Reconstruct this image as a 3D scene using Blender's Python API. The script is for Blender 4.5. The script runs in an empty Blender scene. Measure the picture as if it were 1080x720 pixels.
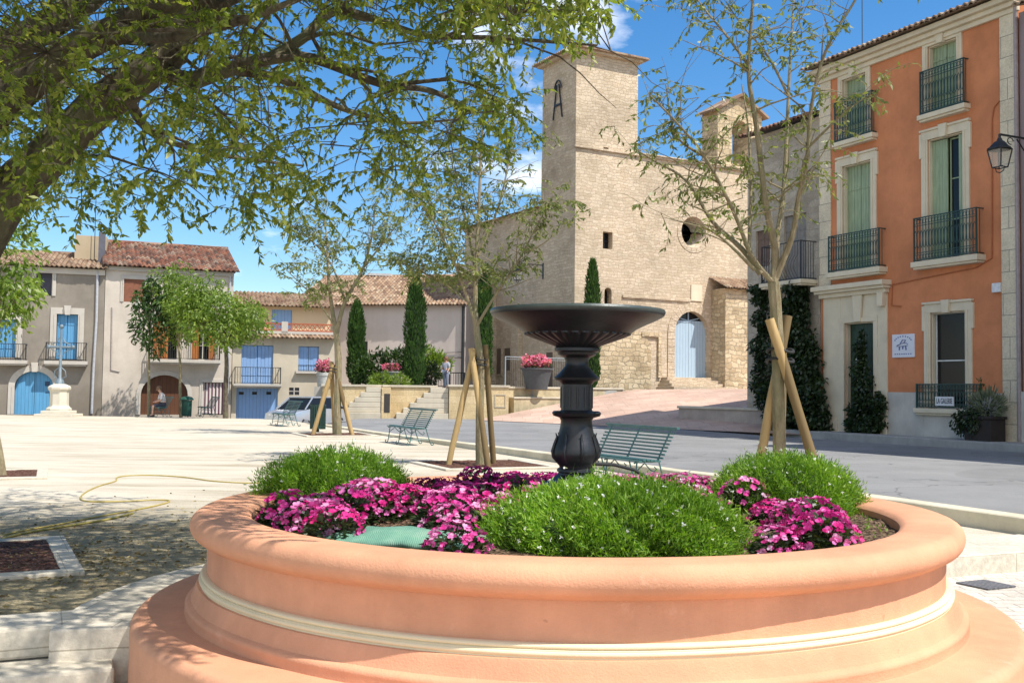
import bpy, bmesh, math, random
import numpy as np
from mathutils import Vector, Matrix
rnd = random.Random(7)
nrg = np.random.default_rng(11)
R = math.radians
scn = bpy.context.scene
COL = scn.collection

# ------------------------------------------------------------------ camera
F, HC = 1090.0, 1.45
PITCH, ROLL = math.atan(50/F), R(0.7)
CM = Matrix.Rotation(R(90)+PITCH, 3, 'X') @ Matrix.Rotation(ROLL, 3, 'Z')
CP = Vector((0, 0, HC))
def ray(px, py):
    return (CM @ Vector(((px-540)/F, -(py-360)/F, -1))).normalized()
def at(px, py, Y):
    d = ray(px, py); return CP + d*(Y/d.y)
def gnd(px, py, z=0.0):
    d = ray(px, py); return CP + d*((z-HC)/d.z)
cam_d = bpy.data.cameras.new('camera'); cam = bpy.data.objects.new('camera', cam_d); COL.objects.link(cam)
cam.matrix_world = Matrix.Translation(CP) @ CM.to_4x4()
cam_d.sensor_width = 36; cam_d.lens = 36*F/1080; cam_d.clip_start = 0.05; cam_d.clip_end = 2000
scn.camera = cam

# ------------------------------------------------------------------ mesh builder
class MB:
    def __init__(s, M=None):
        s.v = []; s.f = []; s.uv = []; s.M = M
    def add(s, vs, fs, uvs=None):
        b = len(s.v)
        for p in vs:
            p = Vector(p)
            if s.M is not None: p = s.M @ p
            s.v.append(p)
        for i, f in enumerate(fs):
            s.f.append([b+k for k in f]); s.uv.append(uvs[i] if uvs else None)
        return s
    def box(s, x0, x1, y0, y1, z0, z1):
        vs = [(x0,y0,z0),(x1,y0,z0),(x1,y1,z0),(x0,y1,z0),(x0,y0,z1),(x1,y0,z1),(x1,y1,z1),(x0,y1,z1)]
        return s.add(vs, [(0,3,2,1),(4,5,6,7),(0,1,5,4),(1,2,6,5),(2,3,7,6),(3,0,4,7)])
    def prism(s, poly, z0, z1):            # polygon in xy, CCW
        n = len(poly)
        vs = [(p[0],p[1],z0) for p in poly]+[(p[0],p[1],z1) for p in poly]
        return s.add(vs, [tuple(range(n-1,-1,-1)), tuple(range(n,2*n))]+[(i,(i+1)%n,n+(i+1)%n,n+i) for i in range(n)])
    def slab(s, poly, y0, y1):             # polygon in xz seen from -y, CCW
        n = len(poly)
        vs = [(p[0],y0,p[1]) for p in poly]+[(p[0],y1,p[1]) for p in poly]
        return s.add(vs, [tuple(range(n)), tuple(range(2*n-1,n-1,-1))]+[((i+1)%n,i,n+i,n+(i+1)%n) for i in range(n)])
    def bar(s, a, b, w, h=None):           # beam between two points
        h = h or w
        a, b = Vector(a), Vector(b); d = (b-a).normalized()
        up = Vector((0,0,1)) if abs(d.z) < .95 else Vector((0,1,0))
        x = d.cross(up).normalized()*w/2; y = x.cross(d).normalized()*h/2
        vs = [a-x-y,a+x-y,a+x+y,a-x+y,b-x-y,b+x-y,b+x+y,b-x+y]
        return s.add(vs, [(0,1,2,3),(7,6,5,4),(0,4,5,1),(1,5,6,2),(2,6,7,3),(3,7,4,0)])
    def tube(s, pts, rad, sides=6, cap=True):
        pts = [Vector(p) for p in pts]; n = len(pts)
        if not isinstance(rad, (list, tuple)): rad = [rad]*n
        t0 = (pts[1]-pts[0]).normalized()
        ref = Vector((0,0,1)) if abs(t0.z) < .9 else Vector((1,0,0))
        nx = t0.cross(ref).normalized(); vs = []
        for i in range(n):
            t = (pts[min(i+1,n-1)]-pts[max(i-1,0)]).normalized()
            nx = (nx - t*nx.dot(t))
            nx = nx.normalized() if nx.length > 1e-6 else t.orthogonal().normalized()
            ny = t.cross(nx)
            for k in range(sides):
                a = 2*math.pi*k/sides
                vs.append(pts[i]+(nx*math.cos(a)+ny*math.sin(a))*rad[i])
        fs = [(i*sides+k, i*sides+(k+1)%sides, (i+1)*sides+(k+1)%sides, (i+1)*sides+k) for i in range(n-1) for k in range(sides)]
        if cap: fs += [tuple(range(sides-1,-1,-1)), tuple(range((n-1)*sides, n*sides))]
        return s.add(vs, fs)
    def lathe(s, prof, seg=48, c=(0,0), wob=None, a0=0, a1=2*math.pi, closed=True):
        m = len(prof); vs = []; n = seg if closed else seg+1
        for i in range(n):
            a = a0+(a1-a0)*i/seg
            for j,(r,z) in enumerate(prof):
                rr = r*(1+(wob(a,j) if wob else 0))
                vs.append((c[0]+rr*math.cos(a), c[1]+rr*math.sin(a), z))
        fs = []
        for i in range(seg):
            i2 = (i+1)%n
            for j in range(m-1): fs.append((i*m+j, i2*m+j, i2*m+j+1, i*m+j+1))
        return s.add(vs, fs)
    def sphere(s, c, r, seg=10, rings=6, sq=(1,1,1)):
        vs=[];fs=[]
        for i in range(rings+1):
            t=math.pi*i/rings
            for k in range(seg):
                a=2*math.pi*k/seg
                vs.append((c[0]+r*sq[0]*math.sin(t)*math.cos(a), c[1]+r*sq[1]*math.sin(t)*math.sin(a), c[2]-r*sq[2]*math.cos(t)))
        for i in range(rings):
            for k in range(seg): fs.append((i*seg+k,i*seg+(k+1)%seg,(i+1)*seg+(k+1)%seg,(i+1)*seg+k))
        return s.add(vs,fs)
    def build(s, name, mat, parent=None, smooth=False, loc=None, rotz=0, bevel=0):
        me = bpy.data.meshes.new(name)
        me.from_pydata([tuple(p) for p in s.v], [], s.f)
        uvl = me.uv_layers.new(name='UVMap')
        d = np.zeros(len(me.loops)*2, dtype=np.float32)
        for pi, p in enumerate(me.polygons):
            u = s.uv[pi]; nn = p.normal
            for k, li in enumerate(p.loop_indices):
                if u: a, b = u[k]
                else:
                    co = s.v[s.f[pi][k]]
                    if abs(nn.z) > .75: a, b = co.x, co.y
                    else:
                        t = Vector((-nn.y, nn.x, 0)).normalized(); a, b = co.dot(t), co.z
                d[li*2] = a; d[li*2+1] = b
        uvl.data.foreach_set('uv', d)
        if smooth: me.polygons.foreach_set('use_smooth', [True]*len(me.polygons))
        me.materials.append(mat)
        o = bpy.data.objects.new(name, me); COL.objects.link(o)
        if parent: o.parent = parent
        if loc is not None: o.location = loc
        o.rotation_euler.z = rotz
        if smooth:
            try: me.set_sharp_from_angle(angle=R(40))
            except Exception: pass
        if bevel:
            m = o.modifiers.new('bevel','BEVEL'); m.width = bevel; m.segments = 2; m.limit_method='ANGLE'; m.angle_limit=R(35)
        return o

def tag(o, label=None, cat=None, group=None, kind=None):
    if label: o['label'] = label
    if cat: o['category'] = cat
    if group: o['group'] = group
    if kind: o['kind'] = kind
    return o
def thing(name, label, cat, loc=(0,0,0), rotz=0, group=None):
    o = bpy.data.objects.new(name, None); COL.objects.link(o); o.empty_display_size = .2
    o.location = loc; o.rotation_euler = (0,0,rotz)
    return tag(o, label, cat, group)
def copy_tree(o, parent=None):
    c = o.copy(); COL.objects.link(c)
    if parent: c.parent = parent
    for ch in list(o.children): copy_tree(ch, c)
    return c
def dup(o, loc, rotz=0, label=None, group=None, scale=1):
    c = copy_tree(o); c.location = loc; c.rotation_euler = (0,0,rotz); c.scale = (scale,)*3
    if label: c['label'] = label
    if group: c['group'] = group
    return c
def structure(o): return tag(o, kind='structure')

def leaf_mesh(name, c, d, L, W, mat, parent=None, fold=.25, shape=.45):
    """many small folded leaves in one crown: c centres, d directions (N,3), L lengths, W widths"""
    c = np.asarray(c, float); d = np.asarray(d, float); n = len(c)
    L = np.broadcast_to(np.asarray(L, float), (n,))[:,None]; W = np.broadcast_to(np.asarray(W, float), (n,))[:,None]
    d = d/np.maximum(np.linalg.norm(d, axis=1, keepdims=True), 1e-6)
    r = nrg.normal(size=(n,3)); s = np.cross(d, r); s /= np.maximum(np.linalg.norm(s, axis=1, keepdims=True), 1e-6)
    u = np.cross(s, d)
    mid = c+d*L*shape
    v = np.empty((n,4,3)); v[:,0] = c; v[:,1] = mid+s*W/2+u*W*fold; v[:,2] = c+d*L; v[:,3] = mid-s*W/2+u*W*fold
    me = bpy.data.meshes.new(name)
    me.vertices.add(n*4); me.vertices.foreach_set('co', v.reshape(-1).astype(np.float32))
    me.loops.add(n*4); me.loops.foreach_set('vertex_index', np.arange(n*4, dtype=np.int32))
    me.polygons.add(n); me.polygons.foreach_set('loop_start', np.arange(0, n*4, 4, dtype=np.int32))
    me.update(calc_edges=True); me.validate()
    me.materials.append(mat)
    o = bpy.data.objects.new(name, me); COL.objects.link(o)
    if parent: o.parent = parent
    return o

# ------------------------------------------------------------------ materials
class NT:
    def __init__(s, name):
        s.m = bpy.data.materials.new(name); s.m.use_nodes = True; s.t = s.m.node_tree
        s.b = s.t.nodes['Principled BSDF']; s.out = s.t.nodes['Material Output']
    def n(s, typ, **kw):
        nd = s.t.nodes.new(typ)
        for k, v in kw.items():
            if k in nd.inputs.keys() if isinstance(k, str) else False: nd.inputs[k].default_value = v
            else: setattr(nd, k, v)
        return nd
    def l(s, a, b): s.t.links.new(a, b); return s
    def noise(s, vec, scale, detail=4, rough=.6):
        nd = s.n('ShaderNodeTexNoise'); nd.inputs['Scale'].default_value = scale; nd.inputs['Detail'].default_value = detail
        nd.inputs['Roughness'].default_value = rough
        if vec is not None: s.l(vec, nd.inputs['Vector'])
        return nd.outputs['Fac']
    def ramp(s, fac, stops):
        nd = s.n('ShaderNodeValToRGB'); e = nd.color_ramp.elements
        while len(e) < len(stops): e.new(.5)
        for q, (p, c) in zip(e, stops): q.position = p; q.color = (*c, 1) if len(c) == 3 else c
        s.l(fac, nd.inputs['Fac']); return nd.outputs['Color']
    def mix(s, fac, a, b, mode='MIX'):
        nd = s.n('ShaderNodeMix', data_type='RGBA', blend_type=mode)
        for i, x in ((0, fac), (6, a), (7, b)):
            if hasattr(x, 'is_linked'): s.l(x, nd.inputs[i])
            else: nd.inputs[i].default_value = x if i == 0 else (*x, 1)
        return nd.outputs[2]
    def math(s, op, a, b=0.0):
        nd = s.n('ShaderNodeMath', operation=op)
        for i, x in ((0, a), (1, b)):
            if hasattr(x, 'is_linked'): s.l(x, nd.inputs[i])
            else: nd.inputs[i].default_value = x
        return nd.outputs[0]
    def coord(s, k='Object'): return s.n('ShaderNodeTexCoord').outputs[k]
    def wpos(s): return s.n('ShaderNodeNewGeometry').outputs['Position']
    def bump(s, h, strength=.3, dist=.02):
        nd = s.n('ShaderNodeBump'); nd.inputs['Strength'].default_value = strength; nd.inputs['Distance'].default_value = dist
        s.l(h, nd.inputs['Height']); s.l(nd.outputs['Normal'], s.b.inputs['Normal']); return s
    def col(s, c):
        if hasattr(c, 'is_linked'): s.l(c, s.b.inputs['Base Color'])
        else: s.b.inputs['Base Color'].default_value = (*c, 1)
        return s
    def rough(s, r, spec=None):
        s.b.inputs['Roughness'].default_value = r
        if spec is not None: s.b.inputs['Specular IOR Level'].default_value = spec
        return s
def mul(c, k): return tuple(x*k for x in c)

def plaster(name, c, dirt=.25, grain=60, bump=.25, scale=.6, stain=(.5,.45,.4), rough=.9, sf=1.0, cracks=0, damp=0):
    t = NT(name); P = t.wpos()
    a = t.noise(P, scale, 6, .65); b = t.noise(P, grain, 3); 
    mp = t.n('ShaderNodeMapping'); mp.inputs['Scale'].default_value = (1.4*sf,1.4*sf,.18*sf**.5); t.l(P, mp.inputs['Vector'])
    st = t.noise(mp.outputs[0], 1.6, 5, .7)
    k = t.ramp(a, [(.3, mul(c, 1-dirt)), (.62, c), (.8, mul(c, 1+dirt*.35))])
    k = t.mix(t.math('MULTIPLY', t.ramp(st, [(.5,(0,0,0)),(.8,(1,1,1))]), dirt*1.2), k, tuple(x*y for x,y in zip(c, stain)))
    if cracks:
        nz=t.n('ShaderNodeTexNoise'); nz.inputs['Scale'].default_value=3; nz.inputs['Detail'].default_value=5; t.l(P,nz.inputs['Vector'])
        ad=t.n('ShaderNodeVectorMath',operation='ADD'); t.l(P,ad.inputs[0]); t.l(nz.outputs['Color'],ad.inputs[1])
        vo=t.n('ShaderNodeTexVoronoi',feature='DISTANCE_TO_EDGE'); vo.inputs['Scale'].default_value=1.1; t.l(ad.outputs[0],vo.inputs['Vector'])
        gate=t.math('GREATER_THAN',t.noise(P,.9,2),.52)
        bl=t.noise(P,7,7,.75); k=t.mix(t.ramp(bl,[(.60,(0,0,0)),(.72,(.35,.35,.35))]),k,(min(1,c[0]*1.12),min(1,c[1]*1.35),min(1,c[2]*1.6)))
        ch=t.noise(P,16,4,.6); k=t.mix(t.ramp(ch,[(.70,(0,0,0)),(.73,(.6,.6,.6))]),k,mul(c,.62))
    if damp:
        sp=t.n('ShaderNodeSeparateXYZ'); t.l(P,sp.inputs[0]); hz=t.math('ADD',sp.outputs[2],t.math('MULTIPLY',a,1.4))
        k=t.mix(t.math('MULTIPLY',t.math('SUBTRACT',1,t.ramp(t.math('DIVIDE',hz,damp),[(.5,(0,0,0)),(1,(1,1,1))])),.55),k,tuple(x*y for x,y in zip(c,(.62,.58,.52))))
    t.col(k).rough(rough, .25)
    h = t.math('ADD', t.math('MULTIPLY', b, .5), a)
    return t.bump(h, bump, .02).m
def simple(name, c, rough=.6, metal=0, var=.15, scale=8, bump=0, spec=.4):
    t = NT(name); P = t.coord('Object'); a = t.noise(P, scale, 4)
    t.col(t.ramp(a, [(.3, mul(c, 1-var)), (.7, mul(c, 1+var))])).rough(rough, spec); t.b.inputs['Metallic'].default_value = metal
    if bump: t.bump(a, bump, .01)
    return t.m
def stone(name, c1, c2, mortar, bw=.5, bh=.25, msize=.015, bump=.5, warp=.06, big=.35, rough=.9):
    """coursed, irregular masonry from UV in metres"""
    t = NT(name); uv = t.coord('UV'); P = t.wpos()
    nz = t.n('ShaderNodeTexNoise'); nz.inputs['Scale'].default_value = 1.7; nz.inputs['Detail'].default_value = 3; t.l(uv, nz.inputs['Vector'])
    sub = t.n('ShaderNodeVectorMath', operation='SUBTRACT'); t.l(nz.outputs['Color'], sub.inputs[0]); sub.inputs[1].default_value = (.5,.5,.5)
    sc = t.n('ShaderNodeVectorMath', operation='SCALE'); sc.inputs['Scale'].default_value = warp*4; t.l(sub.outputs[0], sc.inputs[0])
    add = t.n('ShaderNodeVectorMath', operation='ADD'); t.l(uv, add.inputs[0]); t.l(sc.outputs[0], add.inputs[1])
    br = t.n('ShaderNodeTexBrick'); br.inputs['Scale'].default_value = 1; br.inputs['Brick Width'].default_value = bw; br.inputs['Row Height'].default_value = bh
    br.inputs['Mortar Size'].default_value = msize; br.inputs['Mortar Smooth'].default_value = .6; br.inputs['Bias'].default_value = 0
    br.inputs['Color1'].default_value = (0,0,0,1); br.inputs['Color2'].default_value = (1,1,1,1); br.inputs['Mortar'].default_value = (.5,.5,.5,1)
    br.squash = .7; br.squash_frequency = 3; br.offset = .43
    t.l(add.outputs[0], br.inputs['Vector'])
    a = t.noise(P, big, 6, .7); g = t.noise(P, 18, 5, .7)
    base = t.mix(br.outputs['Color'], c1, c2)
    base = t.mix(br.outputs['Fac'], base, mortar)
    base = t.mix(1.0, base, t.ramp(a, [(.28,(.62,.60,.58)),(.45,(.90,.89,.87)),(.58,(1.02,1.0,.98)),(.75,(1.18,1.13,1.05))]), 'MULTIPLY')
    base = t.mix(1.0, base, t.ramp(g, [(.3,(.78,.78,.78)),(.7,(1.15,1.15,1.15))]), 'MULTIPLY')
    t.col(base).rough(rough, .2)
    h = t.math('ADD', t.math('MULTIPLY', t.math('SUBTRACT', 1, br.outputs['Fac']), .8), t.math('MULTIPLY', g, .9))
    return t.bump(h, bump, .03).m
def leafmat(name, c1, c2, c3, trans=.35, gloss=.4):
    t = NT(name); g = t.n('ShaderNodeNewGeometry')
    k = t.ramp(g.outputs['Random Per Island'], [(0,c1),(.5,c2),(1,c3)])
    big = t.noise(t.wpos(), 1.3, 2); k = t.mix(1.0, k, t.ramp(big, [(.35,(.75,.78,.7)),(.65,(1.2,1.15,1.1))]), 'MULTIPLY')
    t.col(k).rough(gloss, .4)
    tr = t.n('ShaderNodeBsdfTranslucent'); t.l(t.mix(1.0, k, (1.5,1.6,.6), 'MULTIPLY'), tr.inputs['Color'])
    mx = t.n('ShaderNodeMixShader'); mx.inputs[0].default_value = trans
    t.l(t.b.outputs[0], mx.inputs[1]); t.l(tr.outputs[0], mx.inputs[2]); t.l(mx.outputs[0], t.out.inputs['Surface'])
    return t.m
def tilemat(name, cols):
    t = NT(name); uv = t.coord('UV')
    fl = t.n('ShaderNodeVectorMath', operation='FLOOR'); t.l(uv, fl.inputs[0])
    wn = t.n('ShaderNodeTexWhiteNoise', noise_dimensions='2D'); t.l(fl.outputs[0], wn.inputs['Vector'])
    k = t.ramp(wn.outputs['Value'], [(i/(len(cols)-1), c) for i, c in enumerate(cols)])
    P = t.wpos(); li = t.noise(P, 3, 6, .7)
    k = t.mix(t.ramp(li, [(.52,(0,0,0)),(.7,(.75,.75,.75))]), k, (.13,.115,.09))
    t.col(k).rough(.9, .2); return t.bump(t.noise(P, 30), .3, .01).m
def wood(name, c, plank=.14, rough=.6, axis=0, var=.18):
    t = NT(name); P = t.coord('Object')
    sep = t.n('ShaderNodeSeparateXYZ'); t.l(P, sep.inputs[0])
    fr = t.math('FRACT', t.math('DIVIDE', sep.outputs[axis], plank))
    line = t.math('LESS_THAN', fr, .07)
    mp = t.n('ShaderNodeMapping'); mp.inputs['Scale'].default_value = (6,6,.6); t.l(P, mp.inputs[0])
    g = t.noise(mp.outputs[0], 2.5, 5, .7)
    k = t.ramp(g, [(.3, mul(c,1-var)), (.7, mul(c,1+var))])
    k = t.mix(line, k, mul(c,.4)); t.col(k).rough(rough, .3)
    return t.bump(t.math('SUBTRACT', g, t.math('MULTIPLY', line, 2)), .4, .01).m

MT = {}
MT['sand'] = None
def sandmat():
    t = NT('sand'); P = t.wpos()
    a = t.noise(P, .22, 6, .65); g = t.noise(P, 45, 4, .8); b = t.noise(P, 1.1, 6, .7)
    k = t.ramp(a, [(.3,(.53,.465,.355)),(.6,(.62,.555,.44)),(.8,(.67,.61,.495))])
    k = t.mix(t.ramp(b, [(.5,(0,0,0)),(.75,(.55,.55,.55))]), k, (.49,.42,.30))
    # mossy, leaf-littered ground under the big tree, painted darker to deepen the tree's shade
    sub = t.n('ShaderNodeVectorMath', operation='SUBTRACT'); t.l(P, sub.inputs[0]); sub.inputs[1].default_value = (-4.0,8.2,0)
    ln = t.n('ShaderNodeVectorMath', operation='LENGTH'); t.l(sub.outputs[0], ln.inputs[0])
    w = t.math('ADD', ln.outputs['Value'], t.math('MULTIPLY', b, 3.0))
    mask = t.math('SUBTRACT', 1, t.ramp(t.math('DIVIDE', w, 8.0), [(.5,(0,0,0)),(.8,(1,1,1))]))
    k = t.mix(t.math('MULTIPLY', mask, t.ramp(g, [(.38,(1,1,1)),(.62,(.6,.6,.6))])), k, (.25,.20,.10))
    k = t.mix(1.0, k, t.ramp(g, [(.3,(.78,.78,.78)),(.7,(1.15,1.15,1.15))]), 'MULTIPLY')
    mp=t.n('ShaderNodeMapping'); mp.inputs['Scale'].default_value=(.35,2.2,1); mp.inputs['Rotation'].default_value=(0,0,.42); t.l(P,mp.inputs[0]); tk=t.noise(mp.outputs[0],.9,6,.7)
    k=t.mix(1.0,k,t.ramp(tk,[(.36,(.72,.69,.64)),(.54,(1,1,1))]),'MULTIPLY')
    vg=t.n('ShaderNodeTexVoronoi'); vg.inputs['Scale'].default_value=26; t.l(P,vg.inputs['Vector']); peb=t.math('LESS_THAN',vg.outputs['Distance'],.16); k=t.mix(t.math('MULTIPLY',peb,.35),k,(.30,.26,.20))
    t.col(k).rough(.95, .1); return t.bump(t.math('ADD', g, b), .5, .02).m
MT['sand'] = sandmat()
def asphalt():
    t = NT('asphalt'); P = t.wpos(); g = t.noise(P, 120, 3, .8); a = t.noise(P, .35, 6, .7)
    k = t.ramp(a, [(.3,(.175,.172,.165)),(.5,(.225,.222,.215)),(.7,(.265,.26,.25))])
    k = t.mix(1.0, k, t.ramp(g, [(.3,(.7,.7,.7)),(.7,(1.3,1.3,1.3))]), 'MULTIPLY')
    c_=t.n('ShaderNodeTexVoronoi', feature='DISTANCE_TO_EDGE'); c_.inputs['Scale'].default_value=.33; wv=t.n('ShaderNodeVectorMath',operation='ADD'); nzz=t.n('ShaderNodeTexNoise'); nzz.inputs['Scale'].default_value=1.2; t.l(P,nzz.inputs['Vector']); t.l(P,wv.inputs[0]); t.l(nzz.outputs['Color'],wv.inputs[1]); t.l(wv.outputs[0],c_.inputs['Vector'])
    k = t.mix(t.math('MULTIPLY',t.math('LESS_THAN',c_.outputs['Distance'],.006),.45), k, (.07,.07,.07))
    pt=t.noise(P,.13,2,.4); k=t.mix(t.math('MULTIPLY',t.math('GREATER_THAN',pt,.57),.25),k,(.12,.118,.115))
    t.col(k).rough(.85, .3); return t.bump(g, .4, .01).m
MT['asphalt'] = asphalt()
MT['pink'] = stone('pink paving', (.50,.34,.26),(.58,.42,.33),(.42,.30,.24), .9,.9,.02,.2,.005,.3)
MT['pavers'] = stone('pale pavers', (.55,.50,.43),(.66,.61,.53),(.36,.32,.26), .28,.14,.008,.4,.002,.5)
MT['coping'] = stone('cream coping stone', (.58,.53,.43),(.66,.61,.51),(.40,.36,.28), .9,2.0,.006,.25,.003,.7)
MT['kerb'] = plaster('kerb stone', (.66,.59,.43), .3, 30, .3, 1.5)
MT['concrete'] = plaster('concrete', (.42,.40,.36), .35, 40, .3, 1.0)
MT['salmon'] = plaster('salmon render', (.69,.343,.20), .24, 90, .3, 1.6, (.72,.66,.6), .85, 3.2, .7)
MT['cream'] = plaster('cream moulding', (.74,.64,.42), .12, 90, .15, 1.5)
def soilmat(name, c1, c2, c3):
    t = NT(name); P = t.wpos(); v = t.n('ShaderNodeTexVoronoi'); v.inputs['Scale'].default_value = 45; t.l(P, v.inputs['Vector'])
    sp = t.n('ShaderNodeSeparateColor'); t.l(v.outputs['Color'], sp.inputs[0])
    t.col(t.ramp(sp.outputs[0], [(0,c1),(.6,c2),(1,c3)])).rough(.95,.1)
    return t.bump(v.outputs['Distance'], 1.0, .04).m
MT['soil'] = soilmat('garden soil', (.09,.055,.035),(.17,.11,.07),(.26,.18,.12))
MT['mulch'] = soilmat('bark mulch', (.07,.03,.02),(.17,.08,.055),(.30,.18,.13))
def iron(name, c, rough=.4):
    t = NT(name); P = t.coord('Object'); a = t.noise(P, 6, 6, .7)
    t.col(t.ramp(a, [(.35,mul(c,.7)),(.6,c),(.8,(c[0]*1.8+.012,c[1]*1.6+.008,c[2]*1.4+.004))])).rough(rough,.5)
    return t.bump(t.noise(P, 40, 4), .25, .005).m
MT['castiron'] = iron('black cast iron', (.014,.015,.017), .42)
MT['iron'] = iron('wrought iron', (.02,.022,.025), .5)
MT['greeniron'] = iron('green painted iron', (.012,.050,.040), .45)
MT['bench'] = iron('bench green paint', (.055,.155,.15), .4)
MT['stake'] = wood('round timber stake', (.42,.29,.13), 5, .8)
MT['rubber'] = simple('black rubber', (.02,.02,.02), .7)
def bark(name, c1, c2):
    t = NT(name); P = t.wpos(); mp = t.n('ShaderNodeMapping'); mp.inputs['Scale'].default_value = (1,1,.35); t.l(P, mp.inputs[0])
    a = t.noise(mp.outputs[0], 14, 8, .75); b = t.noise(P, 2.5, 4)
    k = t.mix(t.ramp(b, [(.45,(0,0,0)),(.65,(.7,.7,.7))]), t.ramp(a, [(.35,c1),(.65,c2)]), (.20,.20,.11))
    t.col(k).rough(.95,.15); return t.bump(a, .9, .04).m
MT['bark'] = bark('grey bark', (.055,.042,.03), (.17,.14,.105))
MT['youngbark'] = bark('young bark', (.20,.16,.09), (.36,.30,.19))
MT['leaf_big'] = leafmat('hackberry leaves', (.11,.155,.035),(.19,.245,.05),(.36,.37,.10), .55)
MT['leaf_young'] = leafmat('pale young leaves', (.12,.15,.045),(.17,.20,.065),(.27,.28,.11), .4)
MT['leaf_round'] = leafmat('fresh green leaves', (.10,.17,.025),(.16,.24,.04),(.25,.32,.07), .42)
MT['leaf_dark'] = leafmat('dark green leaves', (.025,.06,.015),(.04,.085,.02),(.07,.12,.03), .25)
MT['leaf_ivy'] = leafmat('ivy leaves', (.012,.025,.009),(.02,.04,.012),(.035,.06,.018), .15)
MT['cypress'] = leafmat('cypress foliage', (.025,.07,.012),(.04,.10,.016),(.075,.15,.025), .2, .6)
MT['grass'] = leafmat('bright grassy foliage', (.10,.22,.02),(.18,.33,.03),(.32,.46,.08), .42, .5)
MT['impleaf'] = leafmat('bedding plant leaves', (.018,.035,.014),(.03,.055,.02),(.07,.075,.03), .2)
MT['petal'] = leafmat('magenta petals', (.42,.006,.10),(.62,.012,.22),(.72,.10,.38), .3, .6)
MT['petal_pink'] = leafmat('pink petals', (.62,.10,.26),(.75,.20,.38),(.80,.36,.50), .3, .6)
MT['petal_white'] = leafmat('white petals', (.55,.55,.62),(.7,.7,.78),(.8,.8,.85), .3, .6)
MT['glass'] = None
g = NT('dark window glass'); g.col((.012,.013,.014)).rough(.12,.25); MT['glass'] = g.m
MT['tile_red'] = tilemat('red clay tiles', [(.09,.05,.035),(.22,.085,.05),(.30,.14,.085),(.16,.085,.06),(.34,.24,.17),(.07,.045,.035),(.23,.11,.07)])
MT['tile_old'] = tilemat('weathered clay tiles', [(.15,.09,.06),(.28,.18,.115),(.38,.26,.17),(.22,.14,.09),(.42,.32,.22)])
# ------------------------------------------------------------------ ground
def sm(a, b, x):
    t = max(0, min(1, (x-a)/(b-a))); return t*t*(3-2*t)
def road_z(x, y):
    return .08 - .10*sm(18, 34, y) - .55*sm(-6.8, -10.8, x)*sm(36, 45, y)
def grid(name, xs, ys, zf, mat):
    mb = MB(); n = len(ys)
    vs = [(x, y, zf(x, y)) for x in xs for y in ys]
    fs = [(i*n+j, (i+1)*n+j, (i+1)*n+j+1, i*n+j+1) for i in range(len(xs)-1) for j in range(n-1)]
    mb.add(vs, fs); return mb.build(name, mat)
def kerb_x(y): return 5.44-.45*(y-11)

# the far ground: one sheet to the horizon, kept below everything that lies on it
structure(grid('terrain', [-900,-300,-100,-40,0,40,100,300,900], [-300,-60,-10,4,20,60,120,400,1500],
               lambda x, y: -1.6, plaster('dry earth', (.34,.29,.2), .3, 10, .2, .05)))
# road: strip between the plaza kerb and the far pavement, then the street to the left
mb = MB(); ys = [4+1.5*i for i in range(34)]; rows = []
for y in ys:
    x0 = kerb_x(y)+.02; x1 = x0+14 if y < 39 else x0+14+(y-39)*1.5
    rows.append([(x0+(x1-x0)*k/8, y) for k in range(9)])
vs = [(x, y, road_z(x, y)) for r in rows for (x, y) in r]
fs = [(i*9+k, i*9+k+1, (i+1)*9+k+1, (i+1)*9+k) for i in range(len(rows)-1) for k in range(8)]
mb.add(vs, fs); structure(mb.build('road', MT['asphalt']))
structure(grid('side_street', [-60,-40,-25,-20,-15,-12,-11,-10,-9.0,-8,-7,-6,-5,-4,-3,-1,2], [44.6,45,46,47,48,49,50,51,52,53,54,55,57,60],
               lambda x, y: road_z(x, y)-.004-.25*sm(-12,-30,x)*0, MT['asphalt']))

# plaza: sand sheet with a real edge
sA=Vector((-2.8,5.64)); sD=Vector((.912,.41)); sN=Vector((-.41,.912))
Lr = [tuple(sA-sD*34+sN*.2),tuple(sA+sD*.75+sN*.2),(-2.0,7.6),(-.6,8.9),(1.2,9.1),(2.7,8.75),(3.86,9.3),(4.7,9.75),(6.0,10.2)]
far = [(kerb_x(44)-.0,44.0),(-11,45.6),(-16,46.5),(-30,47),(-70,48)]
poly = Lr+[(kerb_x(10.7)+.0,10.7)]+[(kerb_x(y)-.0,y) for y in (14,18,24,30,36,40)]+far
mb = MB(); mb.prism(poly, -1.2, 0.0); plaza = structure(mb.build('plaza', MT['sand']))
# low kerb wall between plaza and road
mb = MB(); ky = [4+i for i in range(41)]
vs = []; fs = []
for y in ky:
    top = road_z(kerb_x(y), y)+.085 if y > 16 else road_z(kerb_x(y), y)+.10
    d = Vector((.91,.41,0)); x = kerb_x(y)
    vs += [(x-.02-.14,y-.06,-.3),(x-.16,y-.06,top-.012),(x-.145,y-.055,top),(x+.08,y+.04,top),(x+.095,y+.045,top-.012),(x+.1,y+.05,-.9)]
for i in range(len(ky)-1):
    for k in range(5): a = i*6+k; fs.append((a, a+1, a+7, a+6)[::-1])
mb.add(vs, fs); structure(mb.build('kerb', MT['kerb']))

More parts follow.
